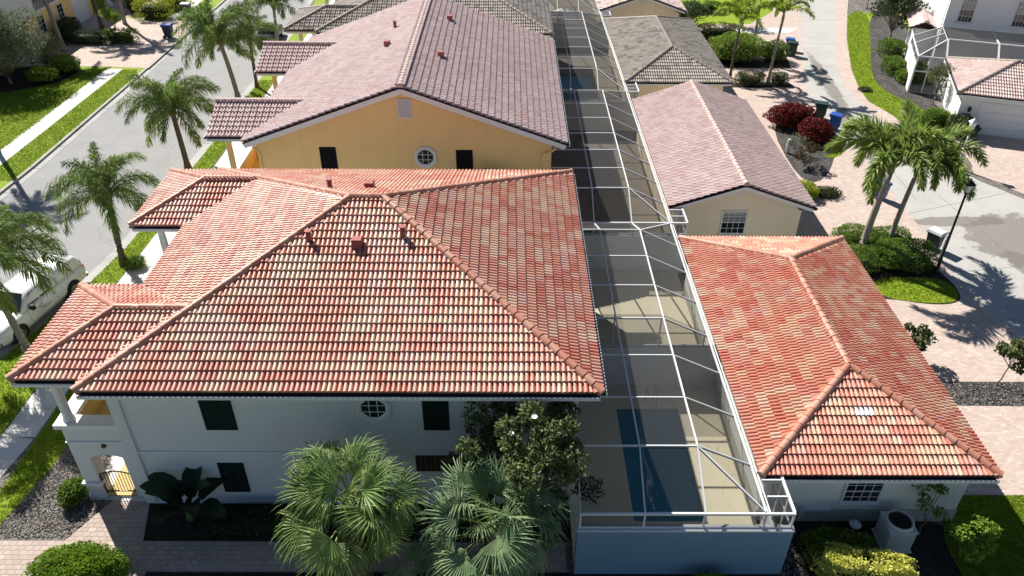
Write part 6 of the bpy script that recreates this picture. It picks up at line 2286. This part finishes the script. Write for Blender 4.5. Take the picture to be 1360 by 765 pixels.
# red shrubs
RG_ = 'red copperleaf shrubs beside the lane bins'
shrub('red_shrub', 'red copperleaf shrub at the back, nearest the lane', (20.4, 53.2, 0), 1.8, 1.1, .85, 3300, .17, .10, L['red'], seed=51, group=RG_)
shrub('red_shrub', 'round red copperleaf shrub in front of the larger one', (21.3, 50.6, 0), 1.15, 1.2, .85, 2600, .17, .10, L['red'], seed=52, group=RG_)
shrub('shrub', 'bronze-green shrub right of the red copperleafs', (22.3, 50.4, 0), .6, .7, .4, 700, .15, .09, L['bronze'], seed=53)
broad_tree('shrub', 'sparse dark bronze shrub by the pink garage wall', (19.4, 46.6, 0), 1.7, .3, .75, 9, 70, .17, .09, L['bronze'], 'shrub', seed=54, trunk_r=.03, crown_r=.33)
broad_tree('shrub', 'grey-leaved thin shrub in front of the red copperleafs', (19.4, 48.6, 0), 1.3, .3, .6, 7, 60, .14, .05, L['silver'], 'shrub', seed=55, trunk_r=.025, crown_r=.3)
shrub('shrub', 'olive and yellow shrub by the yellow-cream garage corner', (18.2, 42.4, 0), .7, .8, .5, 1100, .14, .07, L['hedge_yellow'], seed=56)
shrub('shrub', 'dark low planting left of the yellow shrub', (19.6, 42.6, 0), .9, .7, .22, 600, .2, .05, L['dark_shrub'], seed=57)
# green shrubs along the far garages
shrub('round_bush', 'large loose green bush below the yellow-green palms', (19.8, 67.5, 0), 2.6, 1.7, 1.25, 5200, .17, .08, L['lime'], seed=61)
shrub('shrub', 'mid-green bush between the far palms and the bins', (23.2, 67.6, 0), 1.3, 1.2, .9, 2000, .16, .08, L['hedge'], seed=62)
shrub('hedge', 'clipped box hedge at the foot of the left yellow-green palm', (19.6, 61.5, 0), 1.25, .6, .55, 2300, .12, .06, L['olive'], 'hedge', seed=63, boxy=1.8)
shrub('round_bush', 'small round grey-green hedge at the foot of the right yellow-green palm', (22.0, 61.8, 0), .8, .6, .5, 1300, .12, .06, L['silver'], seed=64, boxy=1.3)
shrub('hedge', 'dark clipped hedge beyond the far garage gable', (19.6, 73.6, 0), 2.6, .8, .75, 2600, .16, .07, L['olive'], 'hedge', seed=65, boxy=1.6)
broad_tree('shrub', 'dark rounded shrub beside the farthest garage wall', (17.5, 76.0, 0), 2.4, .4, 1.2, 9, 170, .2, .1, L['dark_shrub'], 'shrub', seed=66, crown_r=.7)
broad_tree('tree', 'small dark reddish tree beyond the far hedge', (23.0, 77.6, 0), 2.6, .8, 1.0, 10, 130, .2, .1, L['bronze'], seed=67, crown_r=.55)
shrub('hedge', 'clipped hedge on the lawn at the top edge beside the lane', (19.8, 82.5, 0), 2.2, .7, .6, 1800, .16, .08, L['hedge'], 'hedge', seed=68, boxy=1.6)
# right-hand bed
broad_tree('tree', 'dark leafy tree beside the white house entry', (35.4, 72.6, 0), 5.2, 1.3, 2.2, 22, 260, .24, .13, L['dark_shrub'], seed=71, trunk_r=.12, crown_r=.85)
HG = 'green hedge mounds along the right-hand lawn'
for i, (x, y, rx, ry, rz, lb) in enumerate([(34.0, 68.6, 1.1, 1.3, .8, 'green hedge mound just below the dark tree'), (32.5, 64.6, .85, 1.3, .65, 'green hedge mound next to the lane-side lawn'),
                                          (33.9, 62.9, .8, 1.8, .65, 'longer clipped hedge mound against the white cage wall'), (32.6, 62.3, .7, .8, .5, 'lowest hedge mound nearest the palms on the right-hand lawn')]):
    shrub('hedge', lb, (x, y, 0), rx, ry, rz, 2300, .15, .08, L['lime'] if i == 2 else L['hedge'], 'hedge', seed=72 + i, boxy=1.5, group=HG)
broad_tree('tree', 'thin brownish small tree in front of the white house cage door', (32.7, 57.3, 0), 3.4, 1.0, 1.0, 15, 130, .15, .06, L['olive'], seed=80, trunk_r=.05, crown_r=.5)
shrub('shrub', 'dark green bush at the corner of the white garage', (32.1, 51.7, 0), 1.0, 1.3, .75, 2400, .16, .09, L['dark_shrub'], seed=81)
shrub('shrub', 'pale-flowered bush behind the shorter foxtail palm crown', (31.0, 53.4, 0), 1.2, .9, .65, 2000, .15, .08, L['hedge'], seed=82)
shrub('shrub', 'low green edging by the pale street lamp', (29.4, 48.9, 0), 1.3, .45, .35, 1000, .13, .07, L['hedge_yellow'], seed=83)
shrub('shrub', 'brown dry clump at the edge of the right-hand lawn', (28.6, 60.3, 0), .6, .5, .14, 350, .15, .04, L['bronze'], seed=84)
broad_tree('young_tree', 'small tree with twin trunks on the lawn at the top of the lane', (37.6, 84.0, 0), 3.2, 1.4, .8, 6, 120, .18, .08, L['olive'], seed=85, crown_r=.5)
# across the street
broad_tree('tree', 'dense silvery-grey leaved tree on the lawn across the street', (-40.0, 60.8, 0), 6.0, .8, 3.2, 46, 340, .20, .085, L['silver'], seed=91, trunk_r=.13, crown_r=1.0)
broad_tree('tree', 'lower silvery-grey shrub-like tree right of the dense one', (-38.7, 64.2, 0), 3.0, .5, 1.3, 14, 260, .18, .08, L['silver'], seed=92, trunk_r=.07, crown_r=.65)
shrub('round_bush', 'bright yellow-green round bush nearest the driveway across the street', (-37.0, 63.9, 0), 1.25, 1.0, .75, 2600, .14, .075, L['lime'], seed=93)
shrub('round_bush', 'bright green bush in front of the silvery trees across the street', (-37.7, 61.6, 0), 1.2, .9, .65, 2300, .15, .08, L['lime'], seed=94)
HL = 'dark clipped hedges in front of the house across the street'
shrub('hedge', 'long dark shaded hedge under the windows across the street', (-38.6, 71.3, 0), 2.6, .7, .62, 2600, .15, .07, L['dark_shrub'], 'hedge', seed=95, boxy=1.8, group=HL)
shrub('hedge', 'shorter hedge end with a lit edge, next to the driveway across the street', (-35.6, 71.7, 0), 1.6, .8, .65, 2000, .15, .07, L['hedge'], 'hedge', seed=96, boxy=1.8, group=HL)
shrub('shrub', 'tall dark bush against the wall between the two windows across the street', (-40.9, 73.0, 0), .9, 1.8, .95, 2000, .16, .07, L['dark_shrub'], seed=97)
broad_tree('young_tree', 'small bright-leaved tree in the hedge across the street', (-36.6, 73.2, 0), 2.7, 1.0, .8, 8, 120, .2, .09, L['lime'], seed=98, trunk_r=.04, crown_r=.45)
shrub('hedge', 'yellow-topped block hedge at the top left, nearer half', (-35.4, 79.6, 0), 1.9, 1.2, .95, 3000, .15, .08, L['hedge_yellow'], 'hedge', seed=99, boxy=2.0)
shrub('hedge', 'yellow-topped block hedge at the top left, farther half', (-34.6, 82.8, 0), 1.7, 1.5, .95, 2600, .15, .08, L['hedge_yellow'], 'hedge', seed=100, boxy=2.0)
shrub('shrub', 'dark upright bush by the entry column across the street', (-38.3, 81.6, 0), .9, 1.0, 1.1, 1800, .16, .07, L['dark_shrub'], seed=101)
# gap between the first two houses
shrub('shrub', 'dark bronze shrub behind the ridge of the nearest roof, against the yellow wall', (-.9, 36.0, 0), 1.7, .7, 2.45, 3400, .2, .11, L['bronze'], seed=111)
shrub('shrub', 'green shrub top between the pink and grey roofs', (1.4, 54.6, 0), 1.0, .45, 2.9, 1500, .2, .1, L['lime'], seed=112)
# low greenery by the yellow house porch
shrub('shrub', 'dark fern-like planting at the foot of the yellow porch', (-16.4, 38.9, 0), .7, .8, .5, 900, .25, .05, L['dark_shrub'], seed=113)
shrub('shrub', 'ferny tuft at the base of the palm near the balcony porch', (-19.6, 34.3, 0), .55, .5, .3, 420, .35, .05, L['hedge'], seed=114)
